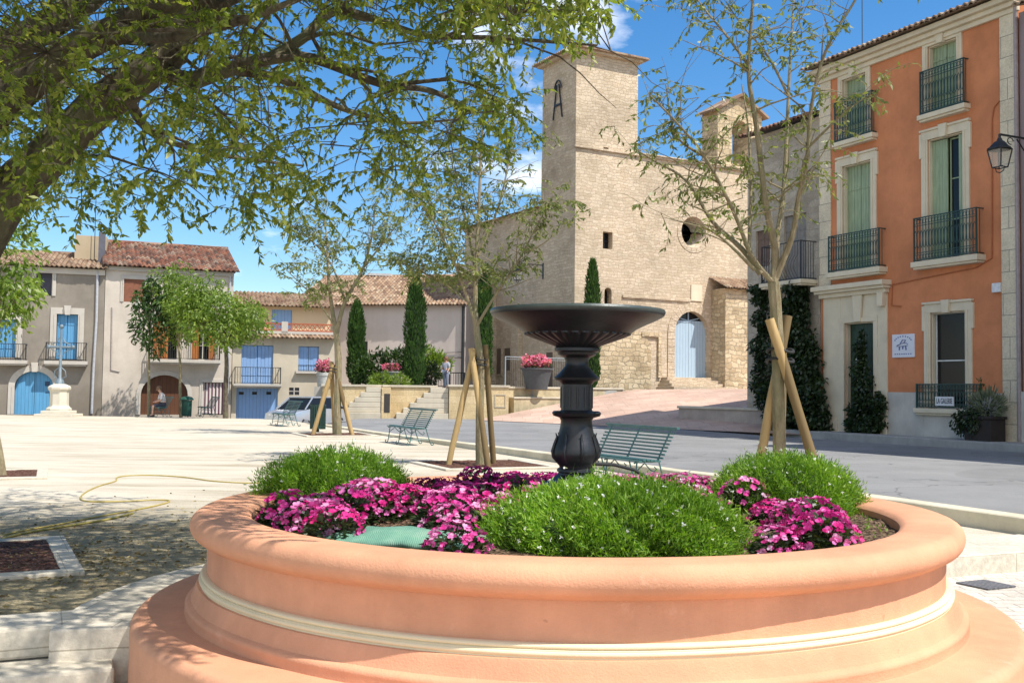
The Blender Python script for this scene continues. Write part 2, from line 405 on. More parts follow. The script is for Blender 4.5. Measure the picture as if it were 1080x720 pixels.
# lower pavement where the photographer stands, two steps down on the left, one on the right
def lowz(x, y): return -.35+.18*sm(-2.0, 2.2, x)
structure(grid('pavement', [-70,-20,-8,-4,-2,-1,0,1,2,3,4,6,8,20,60], [-40,-10,0,2,4,5,6,7,8,9,10,11.2],
               lambda x, y: lowz(x, y), MT['pavers']))
C0 = Vector((.374, 6.49, 0))
def arc(r, a0, a1, n): return [(C0.x+r*math.cos(R(a0+(a1-a0)*i/n)), C0.y+r*math.sin(R(a0+(a1-a0)*i/n))) for i in range(n+1)]
mb = MB()
mb.box(-14,.88,0,.40,-.056,.118); mb.box(-14,.62,-.34,0,-.7,-.056)
mb.box(-14,.80,.04,.34,-.7,-.060)
st = mb.build('stone_steps', MT['coping'], loc=(sA.x,sA.y,0), rotz=math.atan2(sD.y,sD.x), bevel=.02)
tag(st, 'two worn pale stone steps at the lower left beside the planter', 'steps')
out, inn = arc(2.98, 196, 62, 30), arc(2.50, 196, 62, 30)
mb = MB(); mb.prism(list(reversed(inn))[::-1]+out[::-1], -.2, .114); structure(mb.build('coping_path', MT['coping'], bevel=.012))
a = [gnd(1000,573), gnd(1080,563), gnd(1130,556)]; b = [gnd(1004,588), gnd(1080,582.5), gnd(1130,579)]
dirv = (a[1]-a[0]); 
mb = MB(); poly = [(2.25,8.62),(b[0].x,b[0].y),(b[1].x,b[1].y),(b[2].x+3,b[2].y+1.4),(a[2].x+3,a[2].y+1.4),(a[1].x,a[1].y),(a[0].x,a[0].y),(2.0,9.2)]
mb.prism(poly, -.3, .012)
rs = mb.build('stone_step', MT['coping'], bevel=.02)
tag(rs, 'long pale stone step on the right between pavers and sand', 'step')
# drain grate on the right
p = gnd(1040,616,-.16); mb = MB()
for i in range(7): mb.box(-.17+.05*i, -.135+.05*i, -.16,.16, 0,.012)
for y in (-.16,-.0,.15): mb.box(-.17,.165,y,y+.014,.001,.0105)
tag(mb.build('drain_grate', simple('grey cast grate', (.16,.16,.17), .6), loc=(p.x,p.y,lowz(p.x,p.y)+.004), rotz=.45), 'square grey metal drain grate set in the pale pavers', 'drain grate')

# church forecourt ramp
n1 = Vector((.72,.69)); o1 = Vector((-1.09,47.4))
def ramp_z(x, y):
    d = (Vector((x,y))-o1).dot(n1)
    z = -.02+1.5*max(0,min(1,d/11.0)); return z+max(0,d-11)*.012
rows = []
L0, R0 = Vector((-1.6,47.9)), Vector((14.0,31.6))
mb = MB(); N, Mx = 18, 20; vs = []; fs = []
for i in range(N+1):
    for j in range(Mx+1):
        p = L0.lerp(R0, j/Mx)+n1*(30*i/N); vs.append((p.x,p.y,ramp_z(p.x,p.y)+(.10 if i==0 else .1)*0+.02))
fs = [(i*(Mx+1)+j, i*(Mx+1)+j+1, (i+1)*(Mx+1)+j+1, (i+1)*(Mx+1)+j) for i in range(N) for j in range(Mx)]
mb.add(vs, fs); structure(mb.build('forecourt', MT['pink']))
# terrace level in front of the houses
mb = MB(); tp = [(-9.6,50.4),(-.3,51.2),(1.0,51.6),(3.0,53.4),(5.6,55.0),(3.4,58.2),(-2.8,71),(-14,71),(-14,62),(-8.6,60)]
mb.prism(tp, -1, 1.44); structure(mb.build('terrace_floor', MT['concrete']))
# pavement along the orange house
mb = MB(); mb.prism([(9.6,36.9),(16.2,21.2),(17.0,21.6),(17.0,30),(11.2,38.6)], -.3, .14); structure(mb.build('sidewalk', MT['concrete'], bevel=.02))

# dry leaves and grit lying under the big tree
n=2600; rr_=np.abs(nrg.normal(0,2.3,n)); aa_=nrg.uniform(0,2*math.pi,n); P=np.stack([-3.9+rr_*np.cos(aa_)*1.1, 8.6+rr_*np.sin(aa_)*.9, nrg.uniform(.004,.012,n)],1)
P=P[(np.hypot(P[:,0]-C0.x,P[:,1]-C0.y)>3.05)&((P[:,0]+2.8)*(-.41)+(P[:,1]-5.64)*.912>.45)]; n=len(P)
D=nrg.normal(0,1,(n,3)); D[:,2]=np.abs(D[:,2])*.12
tag(leaf_mesh('leaf_litter', P, D, nrg.uniform(.03,.06,n), nrg.uniform(.012,.024,n), leafmat('dry fallen leaves',(.12,.075,.03),(.24,.17,.07),(.34,.28,.13),.1)), 'dry fallen leaves under the big tree', None, None, 'stuff')
# ------------------------------------------------------------------ planting pits in the sand
def pit(cx, cy, w, rot, label, slope=0):
    t = thing('tree_pit', label, 'tree pit', (cx,cy,0), rot, 'tree pits in the sand')
    h = w/2; mb = MB()
    mb.box(-h,h,-h,-h+.16,-.1,.035); mb.box(-h,h,h-.16,h,-.1,.035); mb.box(-h,-h+.16,-h+.161,h-.161,-.1,.034); mb.box(h-.16,h,-h+.161,h-.161,-.1,.034)
    mb.build('stone_edging', MT['coping'], t, bevel=.01)
    m = MB(); n = 14
    vs = [(-h+.13+(w-.26)*i/n, -h+.13+(w-.26)*j/n, .012+.02*rnd.random()) for i in range(n+1) for j in range(n+1)]
    m.add(vs, [(i*(n+1)+j,(i+1)*(n+1)+j,(i+1)*(n+1)+j+1,i*(n+1)+j+1) for i in range(n) for j in range(n)])
    m.build('mulch', MT['mulch'], t)
    return t
# ------------------------------------------------------------------ round planter
pl = thing('round_planter', 'big round salmon planter with rounded rim and cream band', 'planter', (C0.x,C0.y,0))
def wob(a, j): return .0025*math.sin(3*a+1)+.0015*math.sin(7*a+2)+.0006*math.sin(19*a)
def roundprof(r0, z0, rr, a0, a1, n): return [(r0+rr*math.cos(R(a0+(a1-a0)*i/n)), z0+rr*math.sin(R(a0+(a1-a0)*i/n))) for i in range(n+1)]
# rim: half round bullnose with a small fillet under it
rim = [(1.93,.55),(1.93,.70)]+[(1.945,.716),(1.97,.726),(2.02,.731)]+[(2.12,.735)]+roundprof(2.200,.667,.068,88,-70,12)+[(2.206,.594),(2.196,.586),(2.172,.582)]
mb = MB(); mb.lathe(rim, 128, wob=wob); mb.build('rim', MT['salmon'], pl, smooth=True)
mb = MB(); mb.lathe([(2.176,.62),(2.170,.56),(2.168,.41),(2.172,.395)], 128, wob=wob); mb.build('wall', MT['salmon'], pl, smooth=True)
band = [(2.166,.406),(2.19,.406)]+roundprof(2.192,.394,.010,75,-75,6)+[(2.204,.380)]+roundprof(2.200,.366,.012,75,-70,6)+[(2.205,.346)]
mb = MB(); mb.lathe(band, 128, wob=wob); mb.build('band', MT['cream'], pl, smooth=True)
base = [(2.200,.348),(2.22,.345)]+[(2.228,.330),(2.236,.30),(2.252,.265)]+roundprof(2.258,.235,.026,60,-20,6)+[(2.286,.20),(2.288,.15)]
mb = MB(); mb.lathe(base, 128, wob=wob); mb.build('plinth', MT['salmon'], pl, smooth=True)
step = [(2.18,.196),(2.46,.190)]+roundprof(2.515,.138,.050,88,0,7)+[(2.567,-.6)]
mb = MB(); mb.lathe(step, 128, wob=wob); mb.build('step', MT['salmon'], pl, smooth=True)
def soil_z(x, y):
    r = math.hypot(x, y)
    return .66+.04*max(0, 1-r/1.9)+.015*math.sin(9*x+2)*math.sin(8*y)+.012*math.sin(23*x)*math.sin(19*y+1)
mb = MB(); vs = [(0,0,soil_z(0,0))]; fs = []
for i in range(1, 25):
    for k in range(72):
        a = 2*math.pi*k/72; r = 1.95*i/24; x, y = r*math.cos(a), r*math.sin(a); vs.append((x,y,soil_z(x,y)+rnd.uniform(-.008,.008)))
for k in range(72): fs.append((0, 1+k, 1+(k+1)%72))
for i in range(23):
    for k in range(72): fs.append((1+i*72+k, 1+(i+1)*72+k, 1+(i+1)*72+(k+1)%72, 1+i*72+(k+1)%72))
mb.add(vs, fs); mb.build('soil', MT['soil'], pl, smooth=True)
# low weeds and clods on the bare soil
def W(x, y): return C0.x+x, C0.y+y
def soil_at(wx, wy): return soil_z(wx-C0.x, wy-C0.y)

# ------------------------------------------------------------------ cast iron fountain
px = .005963
ft = thing('fountain', 'black cast iron fountain with wide shallow bowl on baluster stem', 'fountain', (.41,6.5,0))
def zz(y): return 1.45+(410.6-y)*px
mb = MB()
prof = [(.02,zz(338)),(.30,zz(336)),(.45,zz(333.5)),(.515,zz(329.5)),(.530,zz(327.6)),(.542,zz(327.8)),(.548,zz(330)),(.542,zz(333)),(.50,zz(337)),(.43,zz(342)),(.37,zz(347)),(.335,zz(351.5))]
mb.lathe(prof, 96); mb.build('bowl', MT['castiron'], ft, smooth=True)
mb = MB(); mb.lathe([(.512,zz(330.2)),(.522,zz(328.0)),(.533,zz(326.6)),(.546,zz(326.9)),(.552,zz(329.2)),(.547,zz(331.2))], 96); mb.build('rim', iron('weathered green grey iron',(.055,.072,.066),.35), ft, smooth=True)
mb = MB()   # gadrooned underside
prof = [(.333,zz(350.5)),(.318,zz(353)),(.265,zz(356.8)),(.205,zz(360.5)),(.155,zz(363.6)),(.12,zz(366))]
def flute(a, j): return (.0 if j in (0,) else .06)*abs(math.sin(16*a))
mb.lathe(prof, 256, wob=flute); mb.build('fluted_underside', MT['castiron'], ft, smooth=True)
mb = MB()
prof = [(.13,zz(365)),(.142,zz(367)),(.142,zz(370)),(.125,zz(371.5)),(.12,zz(374)),(.082,zz(377)),(.072,zz(381)),(.076,zz(386)),(.10,zz(391)),(.125,zz(395.5)),(.146,zz(398)),(.14,zz(400.5)),(.11,zz(402)),(.097,zz(405))]
mb.lathe(prof, 48); mb.build('neck', MT['castiron'], ft, smooth=True)
mb = MB()
prof = [(.097,zz(404)),(.095,zz(418)),(.098,zz(432)),(.115,zz(434))]
mb.lathe(prof, 48); 
for k in range(12):
    a = 2*math.pi*k/12; c_, s_ = math.cos(a), math.sin(a)
    mb.tube([(.096*c_,.096*s_,zz(430)),(.096*c_,.096*s_,zz(408))], .008, 5)
mb.build('column', MT['castiron'], ft, smooth=True)
mb = MB()
def leafw(a, j): return .10*abs(math.sin(4*a)) if j in (2,3,4) else 0
prof = [(.098,zz(433)),(.115,zz(433.5)),(.135,zz(433)),(.146,zz(435)),(.138,zz(438)),(.108,zz(440)),(.098,zz(443)),(.102,zz(450)),(.112,zz(457)),(.128,zz(465)),(.143,zz(472)),(.148,zz(477)),(.142,zz(482)),(.122,zz(487)),(.105,zz(490)),(.104,zz(492)),(.118,zz(493.5)),(.12,zz(496)),(.108,zz(497))]
mb.lathe(prof, 64, wob=leafw); mb.build('baluster', MT['castiron'], ft, smooth=True)
mb = MB()
for k in range(8):                      # acanthus leaves in relief round the belly
    a = 2*math.pi*k/8+.2; c_, s_ = math.cos(a), math.sin(a)
    pts = [(.104*c_,.104*s_,zz(489)),(.144*c_,.144*s_,zz(481)),(.152*c_,.152*s_,zz(475)),(.138*c_,.138*s_,zz(467)),(.124*c_,.124*s_,zz(460)),(.132*c_,.132*s_,zz(456))]
    mb.tube(pts, [.008,.012,.012,.010,.007,.003], 6)
mb.build('leaf_relief', MT['castiron'], ft, smooth=True)
mb = MB()
prof = [(.108,zz(496.5)),(.115,zz(499)),(.145,zz(503)),(.20,zz(508)),(.25,zz(513)),(.27,zz(518)),(.275,zz(535)),(.28,.60)]
mb.lathe(prof, 8); mb.build('foot', MT['castiron'], ft)
mb = MB(); mb.tube([(0,0,zz(337)),(0,0,zz(325))], [.02,.012], 8); mb.build('spout', MT['castiron'], ft, smooth=True)
mb = MB(); mb.prism([(.05,-.62),(.50,-.42),(.52,.10),(.30,.20),(.12,-.2)], .60, .80)
o = mb.build('stone_block', MT['concrete'], bevel=.012); o.location = (.395,6.5,0); o.location.x += -.02; o.location.y += .25
tag(o, 'grey concrete block at the foot of the black fountain', 'block')
pts = [gnd(612,491,.82)]
pts = [at(613,490,6.75), at(628,489,6.8), at(648,490,6.85), at(668,495,6.9), at(682,503,6.9), at(692,511,6.9), at(698,520,6.9)]
mb = MB(); mb.tube(pts, .011, 8); tag(mb.build('irrigation_pipe', MT['rubber'], smooth=True), 'thin black pipe arching out from the fountain foot over flowers', 'pipe')
t=NT('sea green ribbed cover'); P=t.coord('Object'); wv=t.n('ShaderNodeTexWave'); wv.inputs['Scale'].default_value=34; wv.inputs['Distortion'].default_value=2.5; t.l(P,wv.inputs['Vector']); ns_=t.noise(P,9,5)
t.col(t.ramp(ns_,[(.3,(.10,.23,.17)),(.55,(.15,.31,.22)),(.75,(.24,.36,.27))])).rough(.7,.3); t.bump(wv.outputs['Fac'],.4,.006); COVER_M=t.m
# green cover over the valve box
c = gnd(414,569,.70); mb = MB(); n = 10; vs=[]
for i in range(n+1):
    for j in range(n+1):
        x=-.36+.72*i/n; y=-.21+.42*j/n
        vs.append((x,y,.06*(1-(x/.38)**2)*(1-(y/.23)**2)+.008*math.sin(30*x)*math.sin(25*y)))
mb.add(vs,[(i*(n+1)+j,(i+1)*(n+1)+j,(i+1)*(n+1)+j+1,i*(n+1)+j+1) for i in range(n) for j in range(n)])
o = mb.build('valve_cover', COVER_M, smooth=True, loc=(c.x,c.y+.10,.69), rotz=-.08)
sd = o.modifiers.new('thick','SOLIDIFY'); sd.thickness=.03
tag(o, 'sea green plastic valve cover lying among the pink flowers', 'cover')

# ------------------------------------------------------------------ grassy mounds
def mound(name, label, c, rx, ry, h, n, seed):
    z0 = .655; t = thing(name, label, 'bush', (c[0],c[1],z0), 0, 'grassy green bushes in the planter')
    g = np.random.default_rng(seed)
    # inner body of stems, so that nothing shows through
    mb = MB()
    def body(a, j): return .06*math.sin(5*a+seed)+.05*math.sin(9*a+2*seed)
    pr = [(.001,h*.86),(.35,h*.80),(.62,h*.62),(.80,h*.38),(.85,.0)]
    mb.lathe([(r,z) for r,z in pr], 40, wob=body)
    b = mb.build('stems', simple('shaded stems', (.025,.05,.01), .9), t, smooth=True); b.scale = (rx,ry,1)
    th = g.uniform(0, 2*math.pi, n); cz = g.uniform(.0, 1, n)
    rr = np.sqrt(1-cz**2)
    lump = 1+.05*np.sin(2*th+seed*2)+.06*np.sin(5*th+seed)+.06*np.sin(9*th+2*seed+cz*5)+.05*np.sin(17*th+cz*14)+.03*np.sin(31*th-cz*23)+g.normal(0,.03,n)
    depth = g.uniform(.80,1.0,n)
    P = np.stack([rx*rr*np.cos(th)*lump*depth, ry*rr*np.sin(th)*lump*depth, h*(cz**.8)*lump*depth], 1)
    D = np.stack([rr*np.cos(th)*.8, rr*np.sin(th)*.8, cz+.55], 1)+g.normal(0,.6,(n,3))
    leaf_mesh('leaves', P-D*.012, D, g.uniform(.020,.046,n), g.uniform(.005,.009,n), MT['grass'], t, .3)
    m = int(n*.0035); idx = g.integers(0, n, m)
    Pf = P[idx]*1.05+np.array([0,0,.03]); 
    D4 = g.normal(0,1,(m*5,3)); leaf_mesh('small_flowers', np.repeat(Pf,5,0), D4, .014, .010, MT['petal_white'], t, .1)
    # thin flower stalks above the cushion
    k = int(n*.004); idx = g.integers(0, n, k); up = np.tile([0,0,1.0],(k,1))+g.normal(0,.18,(k,3))
    leaf_mesh('stalks', P[idx]*.97, up, g.uniform(.05,.11,k), .003, MT['grass'], t, 0)
    return t
mound('bush', 'dark grassy green bush at the left back of the planter', (-1.19,7.08), .52,.44,.36, 30000, 3)
mound('bush', 'wide bright green bush with tiny white flowers before the fountain', (.55,5.30), .66,.50,.335, 52000, 5)
mound('bush', 'grassy green bush in front of the staked tree by the road', (1.86,7.02), .50,.44,.37, 30000, 8)

# ------------------------------------------------------------------ magenta bedding plants
def make_flower(seed, mats):
    g = np.random.default_rng(seed)
    t = thing('flowering_plant', 'magenta bedding plant', 'flower', (0,0,0))
    n = 340; th = g.uniform(0,2*math.pi,n); cz = g.uniform(.05,1,n); rr = np.sqrt(1-cz**2)
    dep = g.uniform(.55,1,n)
    P = np.stack([.15*rr*np.cos(th),.15*rr*np.sin(th),.20*cz],1)*dep[:,None]
    D = np.stack([rr*np.cos(th),rr*np.sin(th),.25+0*cz],1)+g.normal(0,.35,(n,3))
    leaf_mesh('leaves', P, D, g.uniform(.04,.075,n), g.uniform(.016,.028,n), MT['impleaf'], t, .25)
    m = 62; cen=[];dr=[]
    for i in range(m):
        a=g.uniform(0,2*math.pi); c=g.uniform(.12,1)**.8; r=math.sqrt(max(0,1-c*c)); 
        nrm=np.array([r*math.cos(a),r*math.sin(a),c])+g.normal(0,.25,3); nrm/=np.linalg.norm(nrm)
        p=np.array([.175*r*math.cos(a),.175*r*math.sin(a),.225*c+.02])
        s=np.cross(nrm,[.3,.5,.8]); s/=np.linalg.norm(s); u=np.cross(nrm,s)
        for k in range(5):
            b=2*math.pi*k/5+g.uniform(0,.3); cen.append(p); dr.append(s*math.cos(b)+u*math.sin(b)+nrm*.15)
    cen=np.array(cen); dr=np.array(dr)
    leaf_petals('blossoms', cen, dr, g.uniform(.017,.026,len(cen)), mats, t)
    return t
def leaf_petals(name, c, d, L, mat, parent):
    # broad petals facing outwards
    n=len(c); d=d/np.linalg.norm(d,axis=1,keepdims=True)
    L=L[:,None]; out=c-c.mean(0); out/=np.maximum(np.linalg.norm(out,axis=1,keepdims=True),1e-6)
    s=np.cross(d,out); s/=np.maximum(np.linalg.norm(s,axis=1,keepdims=True),1e-6)
    v=np.empty((n,5,3)); v[:,0]=c; v[:,1]=c+d*L*.6+s*L*.48; v[:,2]=c+d*L*1.0+s*L*.25+out*.004; v[:,3]=c+d*L*1.0-s*L*.25+out*.004; v[:,4]=c+d*L*.6-s*L*.48
    me=bpy.data.meshes.new(name); me.from_pydata([tuple(x) for x in v.reshape(-1,3)],[],[tuple(range(5*i,5*i+5)) for i in range(n)])
    # one colour per blossom
    me.materials.append(mat); o=bpy.data.objects.new(name,me); COL.objects.link(o); o.parent=parent; return o
def petalmat(name, cols):
    t=NT(name); P=t.coord('Object'); v=t.n('ShaderNodeTexVoronoi'); v.inputs['Scale'].default_value=16; t.l(P,v.inputs['Vector'])
    sp=t.n('ShaderNodeSeparateColor'); t.l(v.outputs['Color'],sp.inputs[0])
    t.col(t.ramp(sp.outputs[0],[(0,cols[0]),(.45,cols[1]),(.75,cols[2]),(1,cols[3])])).rough(.6,.3)
    tr=t.n('ShaderNodeBsdfTranslucent'); tr.inputs['Color'].default_value=(*cols[1],1)
    mx=t.n('ShaderNodeMixShader'); mx.inputs[0].default_value=.25; t.l(t.b.outputs[0],mx.inputs[1]); t.l(tr.outputs[0],mx.inputs[2]); t.l(mx.outputs[0],t.out.inputs['Surface'])
    return t.m
PM=[petalmat('magenta blossoms',[(.52,.010,.16),(.66,.03,.27),(.70,.12,.42),(.78,.38,.58)]),
    petalmat('crimson blossoms',[(.50,.008,.12),(.62,.015,.20),(.66,.05,.30),(.70,.16,.42)]),
    petalmat('pink blossoms',[(.64,.03,.24),(.70,.09,.34),(.74,.22,.48),(.76,.50,.64)]),
    petalmat('plum blossoms',[(.26,.004,.09),(.36,.008,.14),(.42,.02,.20),(.50,.05,.28)])]
protos=[make_flower(20+i, PM[i]) for i in range(4)]
used=[0]*4
def place_flower(k, px_, py_, z, label, group, sc):
    p=gnd(px_,py_,z); pr=protos[k]
    loc=(p.x,p.y,soil_at(p.x,p.y)-.01)
    if not used[k]:
        used[k]=1; o=pr; o.location=loc; o.rotation_euler.z=rnd.uniform(0,6); o.scale=(sc,sc,sc*.8); o['label']=label; o['group']=group
    else: o=dup(pr, loc, rnd.uniform(0,6.28), label, group, sc); o.scale=(sc,sc,sc*rnd.uniform(.68,.9))
GL='magenta flowers left of the fountain'; GR='pink flowers on the right of the planter'; GB='flowers behind the central bush'
LL='magenta bedding plant in the flower mass left of the fountain'
left=[(305,556),(322,562),(340,550),(345,567),(352,574),(366,552),(385,544),(398,550),(412,542),(425,546),(440,548),(455,548),(468,560),(480,550),
      (498,556),(512,548),(528,552),(545,546),(472,566),(540,560),(430,545),(400,545),(520,562),(503,568)]
for i,(x,y) in enumerate(left): place_flower([0,2,0,2,1][i%5], x, y, .66, LL, GL, rnd.uniform(.85,1.1))
back=[(452,528),(470,524),(488,530),(505,524),(524,528),(540,522),(556,526),(575,522),(566,534),(535,536),(500,538),(470,538),(590,524)]
LP='plum red bedding plant in the shaded rows beside the fountain foot'
for i,(x,y) in enumerate(back): place_flower([3,3,1][i%3], x, y, .68, LP, 'plum flowers beside the fountain', rnd.uniform(.85,1.05))
for (x,y,k,lb) in ((482,590,2,'pink bedding plant alone by the rim beside the green cover'),):
    place_flower(k, x, y-4, .66, lb, GL, .95)
LR='pink bedding plant in the bright clump right of the central bush'
for i,(x,y) in enumerate([(785,541),(806,540),(815,556),(838,560),(860,568),(848,582),(818,584),(869,584)]):
    place_flower([2,0,1][i%3], x, y, .66, LR, GR, rnd.uniform(.85,1.05))
LB='pink bedding plant in the row behind the central bush'
for i,(x,y) in enumerate([(652,520),(668,524),(690,520),(708,522),(724,522),(742,526),(758,528),(772,532),(735,536)]):
    place_flower([2,0][i%2], x, y, .66, LB, GB, rnd.uniform(.8,.95))
# the few weeds on the bare soil
n=140; th=nrg.uniform(-.5,.35,n); r=nrg.uniform(1.35,1.88,n)
P=np.stack([C0.x+r*np.cos(th), C0.y+r*np.sin(th), np.full(n,.665)],1); D=nrg.normal(0,.5,(n,3))+np.array([0,0,.8])
tag(leaf_mesh('weeds', P, D, nrg.uniform(.02,.05,n), .01, MT['grass']), 'tiny weeds on the bare soil', None, None, 'stuff')
# ------------------------------------------------------------------ trees
def smooth_path(pts, n=4):
    pts=[Vector(p) for p in pts]; out=[]
    for i in range(len(pts)-1):
        p0=pts[max(i-1,0)];p1=pts[i];p2=pts[i+1];p3=pts[min(i+2,len(pts)-1)]
        for k in range(n):
            t=k/n; out.append(.5*((2*p1)+(p2-p0)*t+(2*p0-5*p1+4*p2-p3)*t*t+(3*p1-p0-3*p2+p3)*t**3))
    out.append(pts[-1]); return out
def limb(mb, pts, r0, r1, sides=8, jit=.0):
    P=smooth_path(pts); n=len(P)
    rs=[(r0+(r1-r0)*(i/(n-1))**.8)*(1+rnd.uniform(-jit,jit)) for i in range(n)]
    mb.tube(P, rs, sides); return P, rs
def sprays(mb, starts, g, L=(.4,.8), droop=.6, leaves=14, up=.3, outdir=None, spread=1.0, spacing=.85, twig_r=.006):
    """twigs growing from the given points, each with leaves along it"""
    C=[];D=[]
    for s in starts:
        s=Vector(s)
        d=Vector((g.normal()*spread,g.normal()*spread,up+g.normal()*.3))
        if outdir is not None: d+=outdir(s)
        d.normalize(); l=g.uniform(*L); pts=[s]; p=s.copy(); k=6
        for i in range(k):
            d=(d+Vector((g.normal()*.18,g.normal()*.18,-droop*.28+g.normal()*.12))).normalized(); p=p+d*(l/k); pts.append(p.copy())
        if mb is not None: mb.tube(pts, [twig_r*(1-.75*i/k) for i in range(k+1)], 3, False)
        for j in range(leaves):
            t=(.15+.85*(j+g.uniform(0,1))/leaves)*k; i=min(int(t),k-1); q=pts[i].lerp(pts[i+1], t-i)
            dd=(pts[i+1]-pts[i]).normalized()*.5+Vector((g.normal()*.6,g.normal()*.6,-droop*.9+g.normal()*.35))
            C.append(q); D.append(dd)
    return C,D

# the great old tree leaning in from the left
gT=np.random.default_rng(77)
big=thing('hackberry_tree','huge old tree with thick limbs reaching over the square from the left','tree',(-4.75,8.35,0))
wood_mb=MB(); nodes=[]
def pxl(l): return [at(*p) for p in l]
def big_limb(pts, r0, r1, sides=10):
    P,rs=limb(wood_mb, [tuple(p) for p in pts], r0, r1, sides, .05)
    for p,r in zip(P,rs): nodes.append((p,r))
    return P
trunk0=[(-4.75,8.35,-.15),(-4.78,8.35,.8),(-4.72,8.4,1.6),(-4.75,8.4,2.1)]
big_limb(trunk0,.50,.38,14)
big_limb([(-4.72,8.4,1.9)]+pxl([(0,218,8.4),(50,166,8.4),(100,116,8.35),(150,80,8.3),(185,52,8.3)]),.215,.13,12)
big_limb(pxl([(170,66,8.3),(190,30,8.3),(225,-20,8.2),(262,-90,8.1),(300,-190,8.0)]),.15,.05)
big_limb(pxl([(180,58,8.3),(205,20,8.4),(250,-8,8.6),(330,-55,9),(430,-120,9.3)]),.13,.04)
big_limb(pxl([(165,72,8.3),(200,85,8.2),(240,74,8.0),(285,62,7.8),(330,62,7.7),(400,88,7.6),(455,96,7.6),(497,118,7.6)]),.085,.012)
big_limb(pxl([(285,62,7.8),(320,40,7.8),(353,12,7.9),(400,22,7.9),(450,38,7.9),(520,40,7.8),(590,45,7.7),(630,48,7.7)]),.05,.008)
big_limb(pxl([(250,74,8.0),(300,85,8.3),(350,110,8.6),(385,122,8.8),(430,130,9),(490,125,9.2)]),.045,.008)
big_limb(pxl([(195,78,8.2),(210,100,8.0),(235,120,7.8),(262,150,7.6)]),.03,.008)
big_limb(pxl([(75,150,8.4),(62,128,8.4),(55,112,8.4),(70,80,8.5)]),.10,.05)
big_limb([(-4.75,8.4,1.95)]+pxl([(-30,150,8.0),(20,98,7.9),(70,58,7.8),(130,28,7.7),(190,-5,7.6),(260,-70,7.5),(340,-150,7.4)]),.19,.06,12)
big_limb([(-4.75,8.4,1.95)]+pxl([(-50,90,9.2),(10,50,9.3),(60,22,9.4),(110,-15,9.5),(200,-100,9.6),(330,-190,9.8)]),.22,.07,12)
big_limb([(-4.75,8.4,1.9)]+pxl([(-140,60,8.0),(-170,-60,8.0),(-140,-200,8.2),(-60,-340,8.6)]),.22,.06)
big_limb(pxl([(130,90,8.4),(150,130,9.2),(180,150,10.2),(240,165,11),(320,175,11.6)]),.06,.012)
big_limb(pxl([(120,30,7.7),(170,40,6.8),(260,20,6.2),(360,-20,6.0)]),.06,.012)
big_limb([(-4.7,8.5,2.0)]+pxl([(-40,150,9.8),(20,60,11),(110,-30,12),(220,-60,12.8)]),.2,.03)
# side branches from the limbs
side=[]
for _ in range(110):
    p,r=nodes[gT.integers(10,len(nodes))]
    if r>.3: continue
    d=Vector((gT.normal(),gT.normal()*.9,abs(gT.normal())*.35-.05)).normalized(); l=gT.uniform(.5,1.3); q=p.copy(); pts=[q.copy()]
    for i in range(5):
        d=(d+Vector((gT.normal()*.3,gT.normal()*.3,-.13+gT.normal()*.2))).normalized(); q=q+d*l/5; pts.append(q.copy())
    r0=min(.022,r*.6); wood_mb.tube(pts,[r0*(1-.8*i/5) for i in range(6)],5,False)
    side+=pts[2:]
wood_mb.build('trunk', MT['bark'], big, smooth=True).matrix_parent_inverse=Matrix.Translation(-Vector(big.location))
# foliage: drooping sprays filling the crown's volume
def inside(poly,x,y):
    c=False;n=len(poly)
    for i in range(n):
        x1,y1=poly[i];x2,y2=poly[i-1]
        if (y1>y)!=(y2>y) and x<(x2-x1)*(y-y1)/(y2-y1)+x1: c=not c
    return c
crown=[(-420,-620),(-380,60),(-200,190),(-60,225),(0,200),(60,228),(140,218),(185,190),(235,215),(250,226),(310,212),(400,205),(440,172),(500,150),(552,125),(545,95),(500,72),(520,60),(590,28),(625,12),(650,-40),(700,-160),(720,-420),(500,-620)]
starts=[]
skel=[p for p,r in nodes]+side; skel_np=np.array([tuple(p) for p in skel])
twig=MB(); tries=0
holes=[((183,212),26,14),((205,60),14,26),((300,10),22,14),((220,140),10,10),((345,100),24,14),((50,95),10,10),((410,60),26,16),((520,70),40,14),((380,150),14,14),((115,140),10,12),((170,12),10,16),((290,180),16,12),((440,110),14,8),((240,40),10,10)]
while len(starts)<7600 and tries<160000:
    tries+=1
    x=gT.uniform(-420,720); y=gT.uniform(-620,232)
    if not inside(crown,x,y): continue
    if any(((x-cx)/a)**2+((y-cy)/b)**2<1 and gT.random()<.9 for (cx,cy),a,b in holes): continue
    if x>-20 and y>-20:
        f=math.sin(x*.045+1)*math.sin(y*.06+x*.013)+.5*math.sin(x*.11)*math.sin(y*.13+2)
        if f<-.35 and gT.random()<.75: continue
        if x>300 and gT.random()<.25: continue
    elif gT.random()<.08: continue
    Y=(gT.uniform(5.6,12.2) if x<330 else gT.uniform(6.4,9.6)) if y>-160 else gT.uniform(3.7,9.5)
    p=at(x,y+8,Y)
    if p.x>(.75 if y>-160 else 1.0) or p.z>9 or p.z<2.2: continue
    starts.append(p)
for _ in range(110):
    x=gT.uniform(455,622); y=gT.uniform(-80,26-max(0,(x-540))*.35); starts.append(at(x,y,gT.uniform(4.6,7.6)))
C=[];D=[]
for p in starts:
    pn=np.array(tuple(p)); dist=np.linalg.norm(skel_np-pn,axis=1); i=int(dist.argmin())
    if dist[i]<1.0 and gT.random()<.4:
        q=Vector(skel_np[i]); m=(p+q)/2+Vector((gT.normal()*.08,gT.normal()*.08,.10*dist[i])); twig.tube([q,m,p],[.006,.005,.003],3,False)
c1,d1=sprays(twig, starts, gT, (.28,.58), .50, 32, .08, None, 1.1, twig_r=.0035)
